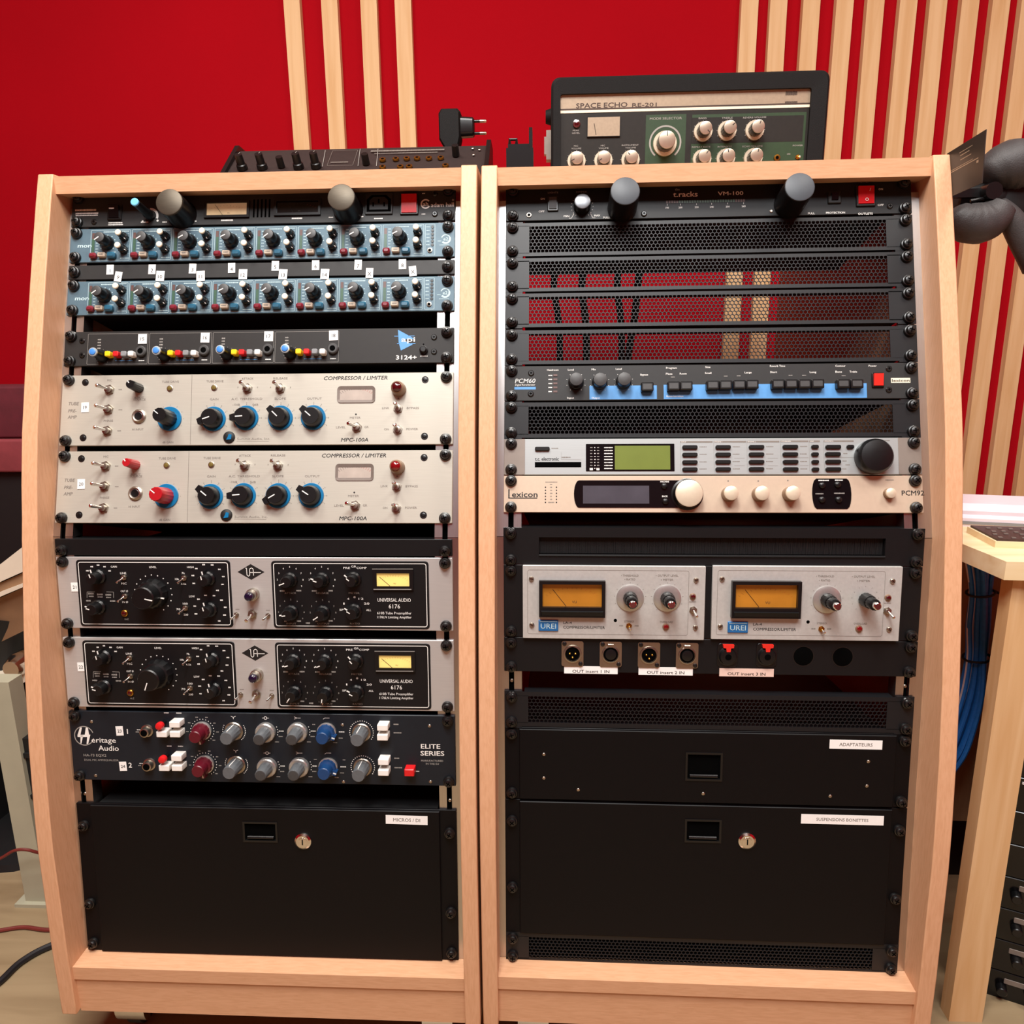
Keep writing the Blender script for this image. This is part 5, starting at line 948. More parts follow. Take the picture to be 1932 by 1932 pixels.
urei(dict(bl=(243.8, -120.3), tr=(458.1, -32.6), v0=(265.2, -93.2), v1=(343.8, -49.7), kn=((374.5, -71.6), (417.7, -70.9)), sk=(True, False), bolts=((254.4, -48), (254, -104.5), (447.2, -49.1), (446.4, -105.9)), led=(443.2, -68.8), tog=(443.1, -84.3), mini=(369.8, -106.4), ovl=(412.4, -105.7), hole=(354.4, -98.3), badge=(274.1, -105.3), lt=((291.8, -101.7), (292, -107.5)), tx=((371.4, -44.1), (371.1, -49), (414.5, -44.3), (414.8, -49.2), (370.1, -99.8), (413.8, -99.8))), 'half-width silver compressor with amber meter and one knob missing its skirt')

# --- connector panel
def ring_plate(m_plate='nickel'):
    b = MB(); o = rrect(-13, 13, -15.5, 15.5, 2.5, 4); n = len(o); b.loops([[(x, 0, z) for x, z in o], [(x, 1.6, z) for x, z in o]]); return b
b = ring_plate(); b.lathe([(11.0, 1.6), (10.6, 3.4), (9.0, 3.6), (8.6, 1.7)], 28); r_ = lathe([(8.6, 1.62), (8.4, 1.9)], 24)
pins = MB()
for x, z in ((-3.4, 1.0), (3.4, 1.0), (0, -3.6)): pins.lathe([(1.2, 1.7), (1.1, 5.0), (0.5, 5.6)], 10, x, z)
def scr():
    s_ = MB(); s_.lathe([(2.7, 1.6), (2.5, 2.8), (1.6, 3.2)], 12, -9.6, 12.2); s_.lathe([(2.7, 1.6), (2.5, 2.8), (1.6, 3.2)], 12, 9.6, -12.2); return s_
proto('xlr_male', 'xlr_connector', b, 'nickel', [('connector_cavity', r_, 'slot_black'), ('contact_pins', pins, 'brass'), ('fixing_screws', scr(), 'screw_black')])
b = ring_plate(); b.lathe([(10.6, 1.6), (10.2, 3.2), (9.2, 3.4), (8.8, 2.0)], 28); ins = lathe([(8.7, 1.95), (8.6, 2.15)], 24); core = lathe([(6.6, 2.1), (6.4, 3.2), (5.6, 3.4)], 24)
tab = MB(); tab.bprism(rrect(-4.0, 4.0, 8.6, 13.0, 1.0, 3), 1.5, 3.6, 0.6)
proto('xlr_female', 'xlr_connector', b, 'nickel', [('connector_cavity', ins, 'slot_black'), ('contact_insert', core, 'plastic_black'), ('release_tab', tab, 'nickel'), ('fixing_screws', scr(), 'screw_black')])
b = lathe([(12.0, 0), (11.6, 1.6), (10.4, 2.2), (9.0, 5.0), (5.4, 5.4), (4.0, 5.4)], 28, cz=-1); b.bprism(rrect(-12, 12, -14, 14.5, 4, 4), 0, 1.2, 0.4)
tab = MB(); tab.prism([(-6.4, 14.0), (6.4, 14.0), (6.0, 10.4), (2.8, 9.8), (2.2, 5.4), (-2.2, 5.4), (-2.8, 9.8), (-6.0, 10.4)], 1.2, 5.8)
proto('jack_combo', 'jack_connector', b, 'plastic_black', [('jack_bore', lathe([(3.8, 5.2), (3.6, 5.6)], 18, cz=-1), 'slot_black'), ('release_tab', tab, 'red_orange')])
U = Unit('connector_panel', 'B', 'l', -164.6, 42.8, 'black connector panel with metal microphone sockets and red-tabbed jacks', 'connector panel')
U.panel('black_panel', body=False); U.screws()
for k_, q in (('xlr_male', (81.9, -141.2)), ('xlr_female', (127.2, -141.3)), ('xlr_male', (172.4, -141.6)), ('xlr_female', (217.2, -141.7)), ('jack_combo', (264.5, -140.9)), ('jack_combo', (309.9, -140.3))): U.put(k_, q)
for q in ((352.5, -141.1), (397.7, -141.4)):
    x, z = U.P(q); mb = MB(); mb.annulus(x, z, 11.4, 12.4, 0.12, 30); U.part('hole_rim', mb, 'screw_black'); mb = MB(); mb.lathe([(11.4, 0.02), (11.2, 0.1)], 30, x, z); U.part('blank_hole', mb, 'slot_black')
for n_, p, q in (('1', (72, -165.9), (135.8, -156.7)), ('2', (160.5, -166.4), (224.5, -156.5)), ('3', (255.6, -166.7), (319, -156.9))):
    U.sticker('OUT insert ' + n_ + ' IN', ((p[0] + q[0]) / 2, (p[1] + q[1]) / 2), q[0] - p[0], q[1] - p[1], 0.0, cap=3.6, label='white label strip reading OUT insert %s IN' % n_, dz=-1.6, width=44, m='paper' if n_ != '3' else 'paper_pink')
mb = MB(); mb.box(20, 462, 1, 4, -60, -3.2); U.part('lip', mb, 'chassis_black'); U.done()
vent(-233.9, 44.3, 'perforated black vent panel above the drawer labelled for adapters', seg='l', rows=8)
drawer('B', -326.5, 92.2, 'black two-unit drawer labelled for adapters', 'ADAPTATEURS', (417, -247.3), 61, 11.2, 0.0, (240.1, -278.8), 44, 36, None, screws_z=(8, 84), extra=((47.7, -267.2), (47.7, -297.5), (89.6, -311.6), (240.1, -313), (432.5, -268), (432.4, -298.6), (390.2, -312.5)), cap=4.0)
drawer('B', -505.0, 178.0, 'black lockable drawer labelled for suspensions, above the lowest vent', 'SUSPENSIONS BONETTES', (405.8, -342.1), 97, 12.0, 0.0, (241.1, -361), 44, 30, (294, -372), screws_z=(62, 150), cap=3.8)
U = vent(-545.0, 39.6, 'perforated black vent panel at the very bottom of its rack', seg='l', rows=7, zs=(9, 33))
mb = MB(); mb.box(22, 461, 1.8, 38, -8, -5); U.part('shade_backing', mb, 'slot_black')  # added black sheet, stands in for the shade behind the lowest holes

# ================================================================== on top of the racks
class Face(Unit):                                                     # controls and print on any other flat face
    def __init__(s, root, dx, dz, seed=3): s.root = root; s.dx = dx; s.ref = s.s0 = dz; s.pw = 0.15; s.prints = {}; s.rnd = random.Random(seed)
    def P(s, p): return (p[0] - s.dx, p[-1] - s.ref)
TOPZ = yz(436, 32)[1]
# --- tape echo
ox, oy, oz = 600.3, 310.0, TOPZ + 0.5
W_, H_, D_ = 384.5, 584.5 - oz, 232.0
R = thing('tape_echo', 'black carrying-case tape echo unit with silver strip and green control panel', 'tape echo', (ox, oy, oz))
E = Face(R, ox, oz)
mb = MB()
il, ir, it_, ib = 13.0, 24.0, 22.0, 8.0
o_ = rrect(0, W_, 0, H_, 12, 5); k_ = len(o_)
i_ = rrect(il, W_ - ir, ib, H_ - it_, 3, 5)
mb.loops([[(x, -D_, z) for x, z in o_], [(x, -3, z) for x, z in o_], [(x + (3 if x < W_ / 2 else -3), 0, z + (3 if z < H_ / 2 else -3)) for x, z in o_], [(x, -1, z) for x, z in i_], [(x, -7, z) for x, z in i_]], 0, True, True)
E.part('case', mb, 'tolex')
E.pw = -6.5
x0, x1 = il - 0.5, W_ - ir + 0.5
zs = (614.4, 316, 544.1)[2] - oz
mb = MB(); mb.box(x0, x1, zs, H_ - it_ + 0.5, -7, -5.5); E.part('name_strip', mb, 'se_silver')
mb = MB(); mb.box(x0, x1, zs - 5.0, zs - 0.6, -7, -5.6); E.part('trim_line', mb, 'cream_plastic')
mb = MB(); mb.box(x0, x1, zs - 1.4, zs + 0.6, -7, -5.4); E.part('trim_groove', mb, 'ink_brown')
mb = MB(); mb.box(x0, x1, ib - 0.5, zs - 5, -7, -6.2); pl = E.part('control_panel', mb, 'se_dark')
def rect(name, p, q, m, w0, w1, par=None):
    (a0, b0), (a1, b1) = E.P(p), E.P(q); mb = MB(); mb.box(min(a0, a1), max(a0, a1), min(b0, b1), max(b0, b1), w0, w1); return E.part(name, mb, m, par)
rect('mode_plate', (734.3, 316, 441.3), (790.8, 316, 534.3), 'se_green', -6.5, -5.9)
rect('tone_plate', (799.1, 316, 441.2), (957.6, 316, 533.1), 'se_green', -6.5, -5.9); rect('tone_inlay', (799.1, 316, 495.3), (954.2, 316, 529.1), 'se_dark', -6.2, -5.75)
E.pw = -5.35
E.txt('SPACE ECHO', (671.6, 315, 548.3), 6.2, 'ink_brown', width=72, bold=0.025); E.txt('RE-201', (731.5, 315, 547.4), 4.8, 'ink_brown', width=34, bold=0.02)
E.pw = -5.7
p = (762.3, 316, 497.7); E.ring(p, 20.5, 22.8, 'print_dim', math.radians(-50), math.radians(230)); E.ticks(p, 24, 12, 230, -50, 2.5, 0.6, 'print_dim')
E.txt('MODE SELECTOR', (762.1, 316, 529.3), 3.0, 'print_dim', width=45, bold=0.01)
E.put('se_mode', (761.8, 294, 496.4), w=-5.9)
for q, a in (((814.8, 295, 510.8), 2.4), ((848.3, 295, 511.1), 0.9), ((886.8, 295, 511), 0.4), ((815, 295, 474.6), 0.6), ((848.3, 295, 474.8), -0.2), ((886.8, 295, 474.5), 0.3), ((636.7, 295, 475.8), -2.0), ((675, 295, 475.8), -2.1), ((713.6, 295, 475.7), -0.8)):
    E.put('se_knob', q, ang=a, w=-5.9); E.ticks((q[0], q[2]), 13.0, 11, 235, -55, 1.6, 0.5, 'print_dim')
E.put('jewel_red', (636.3, 314, 524.9), w=-6.2)
v = rect('vu_meter', (651.2, 312, 507), (698.1, 312, 533.3), 'plastic_black', -6.4, -4.0); (a0, b0), (a1, b1) = E.P((652.1, 312, 507.7)), E.P((697.5, 312, 532.5)); mb = MB(); mb.box(a0, a1, b0, b1, -4.2, -3.8); E.part('dial_face', mb, 'se_silver', v)
mb = MB(); mb.tube([(a0 + 12, -3.6, b0 + 2), (a0 + 9, -3.6, b1 - 8)], 0.4, 6); E.part('needle', mb, 'ink', v)
for t_, q, w_ in (('BASS', (813.6, 316, 528.4), 11), ('TREBLE', (847.9, 316, 528), 15), ('REVERB VOLUME', (886, 316, 527.6), 32), ('REPEAT RATE', (813.3, 316, 490.9), 26), ('INTENSITY', (846.4, 316, 490.6), 20), ('ECHO VOLUME', (885.3, 316, 490.3), 28), ('POWER', (948.5, 316, 489.9), 14), ('ON', (936.4, 316, 479.1), 4.5), ('PEAK', (635.7, 316, 516.3), 9), ('LEVEL', (635.8, 316, 513), 11), ('MIC', (635.9, 316, 496), 6), ('VOLUME', (636.3, 316, 492.6), 14), ('MIC', (674.2, 316, 495.6), 6), ('VOLUME', (675.2, 316, 492.3), 14), ('INSTRUMENT', (712.9, 316, 495.4), 24), ('VOLUME', (713.6, 316, 492), 15)):
    E.txt(t_, q, 2.1, 'print_dim', width=w_, bold=0.01)
E.pw = -5.3; q = (934.6, 315, 554.3); E.squig((q[0], q[2] + 3), 16, 6, 'ink_brown'); q = (935.2, 315, 545.8); E.squig(q, 17, 2.6, 'ink_brown')
E.put('jack_synth', (920.2, 314, 474.3), w=-5.9); E.put('tog_mini', (949.3, 312, 474.7), w=-5.9)
mb = MB(True); mb.wbox(-7, 0, 40, 60, H_ - 98, H_ - 58); mb.wbox(-10, -6, 44, 56, H_ - 90, H_ - 66); obj('latch', mb.mesh('latch', 'nickel'), R)
mb = MB(True); mb.tube([(-8, 50, H_ - 38), (2, 50, H_ - 38)], [9, 12], 16); obj('strap_button', mb.mesh('strap_button', 'tolex'), R)
E.done()

# --- small synthesizer lying at a slant
SO = (145.0, 215.0, TOPZ + 4.5); SA = 0.90
R = thing('synthesizer', 'small dark brown tabletop synthesizer with knobs and patch sockets', 'synthesizer', SO, (-SA, 0, 0), None)
E = Face(R, 0, 0, 5)
def sl(y, z): return (y * math.cos(SA) - z * math.sin(SA), y * math.sin(SA) + z * math.cos(SA))
L_ = 110.0
pr = [(0, 0), sl(120, 0)] + [sl(120, 66), (2.5, L_)]
mb = MB(True); mb.loops([[(6, y, z) for y, z in pr], [(364, y, z) for y, z in pr]]); obj('body', mb.mesh('body', 'synth_brown'), R)
for xa in (0, 364):
    pc = [(-4, -1), sl(122, -0.2)] + [sl(124, 70), (-4, L_ + 4)]; mb = MB(True); mb.loops([[(xa, y, z) for y, z in pc], [(xa + 6, y, z) for y, z in pc]]); obj('side_cheek', mb.mesh('side_cheek', 'plastic_black'), R)
for q in ((25.7, 53.3), (53.9, 53.7), (105.3, 52.5), (129.8, 53.4)): E.put('synth_knob', q, ang=0.3)
E.put('synth_knob_small', (80.1, 56.4)); E.put('synth_knob_small', (198.9, 59.3)); E.put('synth_knob_small', (322.4, 78.2))
for q in ((220.6, 68.2), (239.1, 69.5), (254.2, 70.1), (268.7, 70.3), (285.4, 69.5), (301.9, 70), (223.5, 47.1), (248.1, 47.3), (260.4, 47.6), (310.4, 47.8)): E.put('jack_synth', q)
for q in ((344.8, 97.2), (354.4, 93.2), (347, 78.4)): E.put('screw_tiny', q)
for a_, b_ in (((133.4, 101.6), (138.2, 54.1)), ((183.3, 103.6), (188.1, 54)), ((209.1, 102.4), (214.1, 52.8))): E.line(a_, b_, 0.6, 'print_dim')
E.frame((144.1, 55.9), (180.6, 100.7), 0.3, 'ink_grey'); E.squig((252.3, 95.9), 105, 4.0, 'ink_grey'); E.squig((251.1, 88.6), 90, 2.0, 'ink_grey'); E.squig((160.1, 65.7), 25, 2.4, 'ink_grey')
E.done()

# --- plug-in power supply standing on the synthesizer
R = thing('power_adapter', 'black plug-in power adapter with two pins on the synthesizer', 'power adapter', (448.0, 322.0, TOPZ + 66.5))
def pl_box(name, pts0, pts1, m):
    mb = MB(True); mb.loops([pts0, pts1]); return obj(name, mb.mesh(name, m), R)
body = [(10, 0), (26, 0), (31, 18), (31, 52), (27, 56), (4, 56), (0, 50), (0, 16)]
mb = MB(True); mb.loops([[(x - 8, -15, z) for x, z in [(15 + (a - 15) * .86, 28 + (b_ - 28) * .92) for a, b_ in body]], [(x - 8, -11, z) for x, z in body], [(x - 8, 11, z) for x, z in body], [(x - 8, 15, z) for x, z in [(15 + (a - 15) * .86, 28 + (b_ - 28) * .92) for a, b_ in body]]]); obj('adapter_body', mb.mesh('adapter_body', 'tolex'), R)
mb = MB(True); mb.loops([[(22, y, z) for y, z in rrect(-11, 11, 20, 47, 6, 4)], [(40, y, z) for y, z in rrect(-10, 10, 21, 46, 6, 4)], [(42, y, z) for y, z in rrect(-8, 8, 23, 44, 5, 4)]]); obj('plug_face', mb.mesh('plug_face', 'plastic_black'), R)
for z in (25.5, 41.5):
    mb = MB(True); mb.tube([(41, 0, z), (50, 0, z)], 2.0, 12); pn = obj('pin', mb.mesh('pin', 'plastic_black'), R); mb = MB(True); mb.tube([(50, 0, z), (58, 0, z), (59.5, 0, z)], [2.2, 2.2, 1.2], 12); obj('pin_tip', mb.mesh('pin_tip', 'nickel'), pn)

# --- small black clip on the corner of the other rack
R = thing('clip_holder', 'small black plastic clip holder on the rack beside the tape echo', 'clip', (546.0, 112.0, TOPZ + 0.5))
mb = MB(True); mb.wbox(0, 32, 0, 26, 0, 22); mb.wbox(2, 30, 3, 23, 22, 27); obj('base_block', mb.mesh('base_block', 'plastic_black'), R)
mb = MB(True); mb.loops([[(27, y, z) for y, z in ((2, 20), (24, 20), (24, 42), (8, 46), (2, 40))], [(31, y, z) for y, z in ((2, 20), (24, 20), (24, 42), (8, 46), (2, 40))]]); obj('upright_arm', mb.mesh('upright_arm', 'plastic_black'), R)
mb = MB(True); mb.tube([(4, 8, 27), (4, 8, 33), (12, 8, 33), (12, 8, 27)], 2.0, 8); obj('hook', mb.mesh('hook', 'plastic_black'), R)

# --- card and headphones at the side of the rack
SX = 1056.0
c0, c1, c2, c3 = (1056, 108.5, 430), (1056, 31.3, 436.2), (1056, 26.9, 383), (1056, 85.6, 380.2)
R = thing('key_card', 'small dark card with fine gold print, stuck to the rack edge', 'card', (SX, c3[1], c3[2]))
mb = MB(True); q = [(c[1] - c3[1], c[2] - c3[2]) for c in (c0, c1, c2, c3)]; mb.loops([[(0, y, z) for y, z in q], [(-0.9, y, z) for y, z in q]]); obj('card_body', mb.mesh('card_body', 'card_brown'), R)
mb = MB(True)
ya, za = q[3]; yb, zb = q[2]
for f0, f1, h0, t in ((0.05, 0.85, 0.52, 0.018), (0.05, 0.7, 0.56, 0.012), (0.35, 0.65, 0.68, 0.016), (0.35, 0.6, 0.77, 0.02), (0.33, 0.68, 0.84, 0.016), (0.8, 0.86, 0.44, 0.05)):
    def cp(f, h): y0, z0 = ya + (yb - ya) * f, za + (zb - za) * f; y1, z1 = q[0][0] + (q[1][0] - q[0][0]) * f, q[0][1] + (q[1][1] - q[0][1]) * f; return (-1.0, y0 + (y1 - y0) * h, z0 + (z1 - z0) * h)
    mb.add([cp(f0, h0), cp(f1, h0), cp(f1, h0 + t), cp(f0, h0 + t)], [(0, 1, 2, 3)])
obj('lettering', mb.mesh('lettering', 'se_silver'), R)
HP = (1135.9, 150, 359.8)
R = thing('headphones', 'grey padded headphones hanging beside the rack in front of slats', 'headphones', HP)
def hp(p): return (p[0] - HP[0], p[1] - HP[1], p[2] - HP[2])
mb = MB(True); mb.tube(spline([hp((1089.9, 150, 375.3)), hp((1100.1, 150, 364.1)), hp((1118.4, 150, 358.9)), hp((1136.6, 150, 364.7)), hp((1148.9, 150, 380.9))], 5), [9] + [15 + 9 * math.sin(i / 19 * math.pi) ** 0.7 + 0.35 * math.sin(i * 2.1) for i in range(19)] + [9], 16); obj('ear_pad', mb.mesh('ear_pad', 'leather_grey'), R)
mb = MB(True); mb.tube(spline([hp((1131.3, 165, 412.4)), hp((1144, 165, 421.8)), hp((1163.3, 165, 427.4)), hp((1184.6, 165, 423.4)), hp((1205.8, 165, 406.7))], 5), [8] + [16 + 14 * math.sin(i / 19 * math.pi) ** 0.8 + 0.4 * math.sin(i * 1.7) for i in range(19)] + [12], 16); obj('ear_pad', mb.mesh('ear_pad', 'leather_grey'), R)
mb = MB(True); mb.tube(spline([hp((1140.8, 150, 380.4)), hp((1158.5, 150, 365.5)), hp((1177.6, 150, 340.7)), hp((1201, 150, 309.4))], 6), [8] + [11 + 0.45 * i for i in range(18)], 12); obj('headband', mb.mesh('headband', 'leather_grey'), R)
c = hp((1180.6, 172, 392)); mb = MB(True); mb.tube([(c[0], c[1] - 14, c[2]), (c[0], c[1] - 8, c[2]), (c[0], c[1] + 10, c[2])], [22, 32, 32], 26); obj('ear_cup', mb.mesh('ear_cup', 'rubber'), R)
a_, b_ = hp((1105, 178, 392)), hp((1180.3, 178, 396.8)); mb = MB(True); mb.tube([a_, ((a_[0] + b_[0]) / 2, a_[1], (a_[2] + b_[2]) / 2 - 2), b_], [15, 19, 19], 16); obj('yoke', mb.mesh('yoke', 'rubber'), R)
c = hp((1131.4, 150, 395.1)); mb = MB(True); mb.tube([(c[0], c[1] - 9, c[2]), (c[0], c[1] + 9, c[2])], 10, 16); mb.tube([(c[0] - 22, c[1], c[2] - 10), (c[0], c[1], c[2] - 6)], 2, 8); obj('hinge', mb.mesh('hinge', 'plastic_black'), R)
mb = MB(True); mb.wbox(1056 - HP[0], c[0] + 2, c[1] + 4, c[1] + 12, c[2] - 5, c[2] + 5); obj('hanger_bracket', mb.mesh('hanger_bracket', 'plastic_black'), R)

# --- cables hanging behind the vents
for i, (a_, b_, r_, n_) in enumerate((((606, 480, 332.4), (616.4, 480, 182.2), 6, 'first'), ((653.5, 480, 331.7), (662.5, 480, 172.7), 6.5, 'second'), ((713.3, 480, 335.1), (723.1, 480, 172.2), 6, 'third'), ((751, 500, 344.9), (736, 500, 180.4), 6.5, 'fourth'))):
    mb = MB(True); mb.tube(spline([(a_[0] + 25, a_[1] - 60, a_[2] + 30), (a_[0] + 6, a_[1] - 8, a_[2] + 18), (a_[0], a_[1], a_[2] - 20), ((a_[0] + b_[0]) / 2 + 3, a_[1] + 4, (a_[2] + b_[2]) / 2), b_, (b_[0] - 6, b_[1], b_[2] - 220), (b_[0] + 14, b_[1] + 10, -520)], 6), r_, 8)
    o = obj('signal_cable', mb.mesh('signal_cable', 'cable_black')); o.location = wp(0, 0, 0); tag(o, n_ + ' dark cable hanging behind the perforated vents, counted from the wooden divider', 'cable', 'cables behind the vents')

# ================================================================== beside the racks, right
R = thing('desk', 'pale pine desk with square leg beside the rack', 'desk', (1112, 2, FLOOR), group=None)
hgt = -FLOOR - 28
mb = MB(True); mb.loops([[(9, 0, z), (690, -60, z), (690, 262, z), (0, 262, z), (0, 80, z)] for z in (hgt - 22, hgt)]); obj('desk_top', mb.mesh('desk_top', 'pine_across'), R)
mb = MB(True); mb.wbox(26, 70, 10, 32, 0, hgt - 22.2); obj('leg', mb.mesh('leg', 'pine'), R)
mb = MB(True); mb.wbox(3, 250, 236, 254, 150, hgt - 22.2); obj('back_panel', mb.mesh('back_panel', 'plywood_brown'), R)
mb = MB(True); mb.wbox(620, 664, 200, 244, 0, hgt - 22.2); obj('leg', mb.mesh('leg', 'pine'), R)
R = thing('mixing_desk_edge', 'long lilac-white console strip lying at the back of the desk', 'console', (1128, 175, -28), (0, 0, -0.22))
mb = MB(True); pf = [(0, 0), (0, 12), (6, 16), (6, 21), (14, 30), (60, 34), (60, 0)]; mb.loops([[(0, y, z) for y, z in pf], [(560, y, z) for y, z in pf]]); obj('strip_body', mb.mesh('strip_body', 'lilac_white'), R)
mb = MB(True); mb.wbox(0, 560, -1.2, 0.2, 4, 8); obj('strip_groove', mb.mesh('strip_groove', 'grey_plastic'), R)
R = thing('keypad', 'dark speckled keypad in a pale wooden tray on the desk', 'keypad', (1142, 62, -28), (0, 0, -0.16))
mb = MB(True); mb.loops([[(x, y, z) for x, y in ((0, 0), (250, 0), (250, 74), (-6, 74))] for z in (0, 8)]); obj('tray', mb.mesh('tray', 'pine_across'), R)
mb = MB(True); mb.loops([[(x, y, z) for x, y in ((2.5, 2.5), (248, 2.5), (248, 72), (-3, 72))] for z in (8, 10.5)]); obj('key_field', mb.mesh('key_field', 'key_dark'), R)
rk = random.Random(4); mb = MB(True); mb.wbox(-2.4, 2.4, -1.6, 1.6, 10.4, 11.6); kme = mb.mesh('key', 'taupe_ear')
for i in range(22): obj('key', kme, R, (10 + (i % 6) * 14 + rk.uniform(-3, 3), 12 + (i // 6) * 15 + rk.uniform(-3, 3), 0))
R = thing('cable_bundle', 'bundle of blue cables tied under the pine desk', 'cables', (1190, 190, -330))
path = [(1201.9, 190, -82.9), (1208.6, 190, -129.9), (1211.9, 190, -179.4), (1215.8, 190, -228.3), (1214.8, 190, -286.7), (1202.6, 195, -365.2), (1186.5, 200, -405.6)]
rk = random.Random(9)
for k in range(26):
    a_ = rk.uniform(0, 6.28); rr = 16.0 * math.sqrt(rk.random()); pts = []
    for j, p in enumerate(path):
        f_ = (1.15, 0.85, 1.0, 0.95, 1.25, 1.5, 1.6)[j]; pts.append((p[0] - 1190 + rr * f_ * math.cos(a_ + 0.12 * j), p[1] - 190 + rr * f_ * math.sin(a_ + 0.12 * j), p[2] + 330 + (rk.uniform(-6, 10) if j == 0 else 0)))
    mb = MB(True); mb.tube(spline(pts, 5), 3.3, 7); obj('cable', mb.mesh('cable', 'cable_blue' if k % 9 else 'lilac_white'), R)
for j in (1, 3):
    p = path[j]; mb = MB(True); ring = [(p[0] - 1190 + 17.5 * math.cos(t), p[1] - 190 + 17.5 * math.sin(t), p[2] + 330 + 3 * math.cos(t)) for t in [2 * math.pi * i / 18 for i in range(19)]]; mb.tube(ring, 1.8, 7); mb.tube([ring[0], (ring[0][0] + 9, ring[0][1] - 6, ring[0][2] - 4)], 1.8, 7); obj('cable_tie', mb.mesh('cable_tie', 'cable_black'), R)
mb = MB(True); mb.tube(spline([(1238.9, 260, -138.8), (1219.4, 250, -169.1), (1223.3, 250, -220.2), (1224.8, 250, -272.4), (1222.3, 255, -337.3)], 6), 11, 10); o = obj('mains_cable', mb.mesh('mains_cable', 'cable_black')); o.location = wp(0, 0, 0); tag(o, 'thick dark cable behind the blue cable bundle', 'cable')
mb = MB(True); mb.tube(spline([(1282.9, 250, -329.4), (1264, 250, -338.6), (1255.4, 250, -365.9), (1262.6, 250, -397.8), (1278.4, 250, -420.7)], 6), 3.2, 8); o = obj('looped_cable', mb.mesh('looped_cable', 'cable_black')); o.location = wp(0, 0, 0); tag(o, 'thin black cable loop low under the desk', 'cable')
R = thing('floor_case', 'black equipment case standing on the floor under the desk', 'case', (1160, 300, FLOOR))
mb = MB(True); mb.loops([[(x, y, z) for x, y in rrect(0, 240, 0, 25, 6, 3)] for z in (160, 330)]); mb.wbox(6, 234, 2, 20, 0, 160); obj('case_body', mb.mesh('case_body', 'chassis_black'), R)
mb = MB(True); mb.wbox(10, 110, -2, 1, 300, 306); obj('paper_edge', mb.mesh('paper_edge', 'taupe_ear'), R)
# stack of black units turned towards the camera, right of the desk leg
TH = 0.42
ORD = ('uppermost', 'second', 'third', 'fourth', 'fifth', 'sixth', 'seventh', 'eighth', 'ninth', 'tenth')
mb = MB(); mb.bprism(rrect(0, 440, 0.5, 49, 1, 2), -3, 0, 0.8); fm = mb.mesh('front_panel', 'gloss_black'); mb = MB(); mb.box(6, 434, 2, 48, -130, -3.1); bm_ = mb.mesh('chassis', 'chassis_black')
mb = MB(); mb.lathe([(7, 0), (6.6, 10), (5.6, 11)], 18); km = mb.mesh('knob', 'plastic_black'); mb = MB(); mb.bprism(rrect(-16, 16, -4, 4, 1, 2), 0, 0.8, 0.3); pmm = mb.mesh('name_plate', 'taupe_ear'); mb = MB(); mb.bprism(rrect(-9, 9, -2, 2, 1, 2), 0, 0.8, 0.3); wm = mb.mesh('mark', 'paper')
for k in range(10):
    zz = -190 - 49.6 * (k + 1)
    R = thing('audio_unit', ORD[k] + ' black unit in the stack behind the desk leg', 'audio unit', (1184, 72, zz), (0, 0, -TH), 'black units stacked under the desk')
    obj('front_panel', fm, R); obj('chassis', bm_, R)
    for j in range(3):
        obj('knob', km, R, (48 + 32 * j + (k % 3) * 6, 0, 24 + (j % 2) * 6))
    if k < 4: obj('mark', wm, R, (44, 0, 42))
    else: obj('name_plate', pmm, R, (66, 0, 36))

# ================================================================== beside the racks, left
R = thing('padded_bench', 'maroon upholstered bench back beside the rack, against the red wall', 'bench', (-900, 520, FLOOR))
def pad(name, x0, x1, y0, y1, z0, z1, m, r=14):
    mb = MB(True); a_ = rrect(y0, y1, z0, z1, r, 4); b2 = rrect(y0 + 6, y1 - 6, z0 + 6, z1 - 6, max(r - 5, 1), 4)
    mb.loops([[(x0, y, z) for y, z in b2], [(x0 + 6, y, z) for y, z in a_], [(x1 - 6, y, z) for y, z in a_], [(x1, y, z) for y, z in b2]]); return obj(name, mb.mesh(name, m), R)
zt = (-406.2, 520, 152.3)[2] - FLOOR; zm = (-422.5, 520, 54.1)[2] - FLOOR; zb = (-418.5, 500, -8.7)[2] - FLOOR
pad('upper_cushion', 0, 640, 0, 90, zm + 1, zt, 'maroon_velvet', 5); pad('lower_cushion', 0, 640, -14, 90, zb, zm, 'maroon_light', 5); pad('plinth', 0, 640, 0, 88, 0, zb - 1, 'chassis_black', 3)
R = thing('moulded_chair', 'cream moulded shell chair partly hidden behind the rack', 'chair', (-330, 300, FLOOR))
def shell(name, top, bot, m, yb=120):
    mb = MB(True); n = len(top)
    T = [(p[0] + 330, p[1] - 300, p[2] - FLOOR) for p in top]; B2 = [(p[0] + 330, p[1] - 300, p[2] - FLOOR) for p in bot]
    rings = [[T[i], (T[i][0], T[i][1] + yb, T[i][2]), (B2[i][0], B2[i][1] + yb, B2[i][2]), B2[i]] for i in range(n)]; mb.loops(rings); return obj(name, mb.mesh(name, m, 50), R)
shell('seat_lip', ((-402.8, 300, -178.5), (-341.3, 300, -142.9), (-311.2, 300, -127.1), (-265.2, 300, -95.1), (-221.3, 300, -72.6)), ((-408.1, 300, -206.7), (-347.5, 300, -178.2), (-316.4, 300, -157.5), (-272.3, 300, -138.9), (-229, 300, -122.3)), 'cream_shell')
shell('seat_pad', ((-412.4, 305, -208.6), (-351.9, 305, -181.8), (-320.7, 305, -161.1), (-276.4, 305, -142.3), (-232.8, 305, -125.6)), ((-416.9, 305, -232.5), (-354.1, 305, -194), (-323.6, 305, -177.9), (-279.7, 305, -162.7), (-236.8, 305, -151.4)), 'tan_fabric', 110)
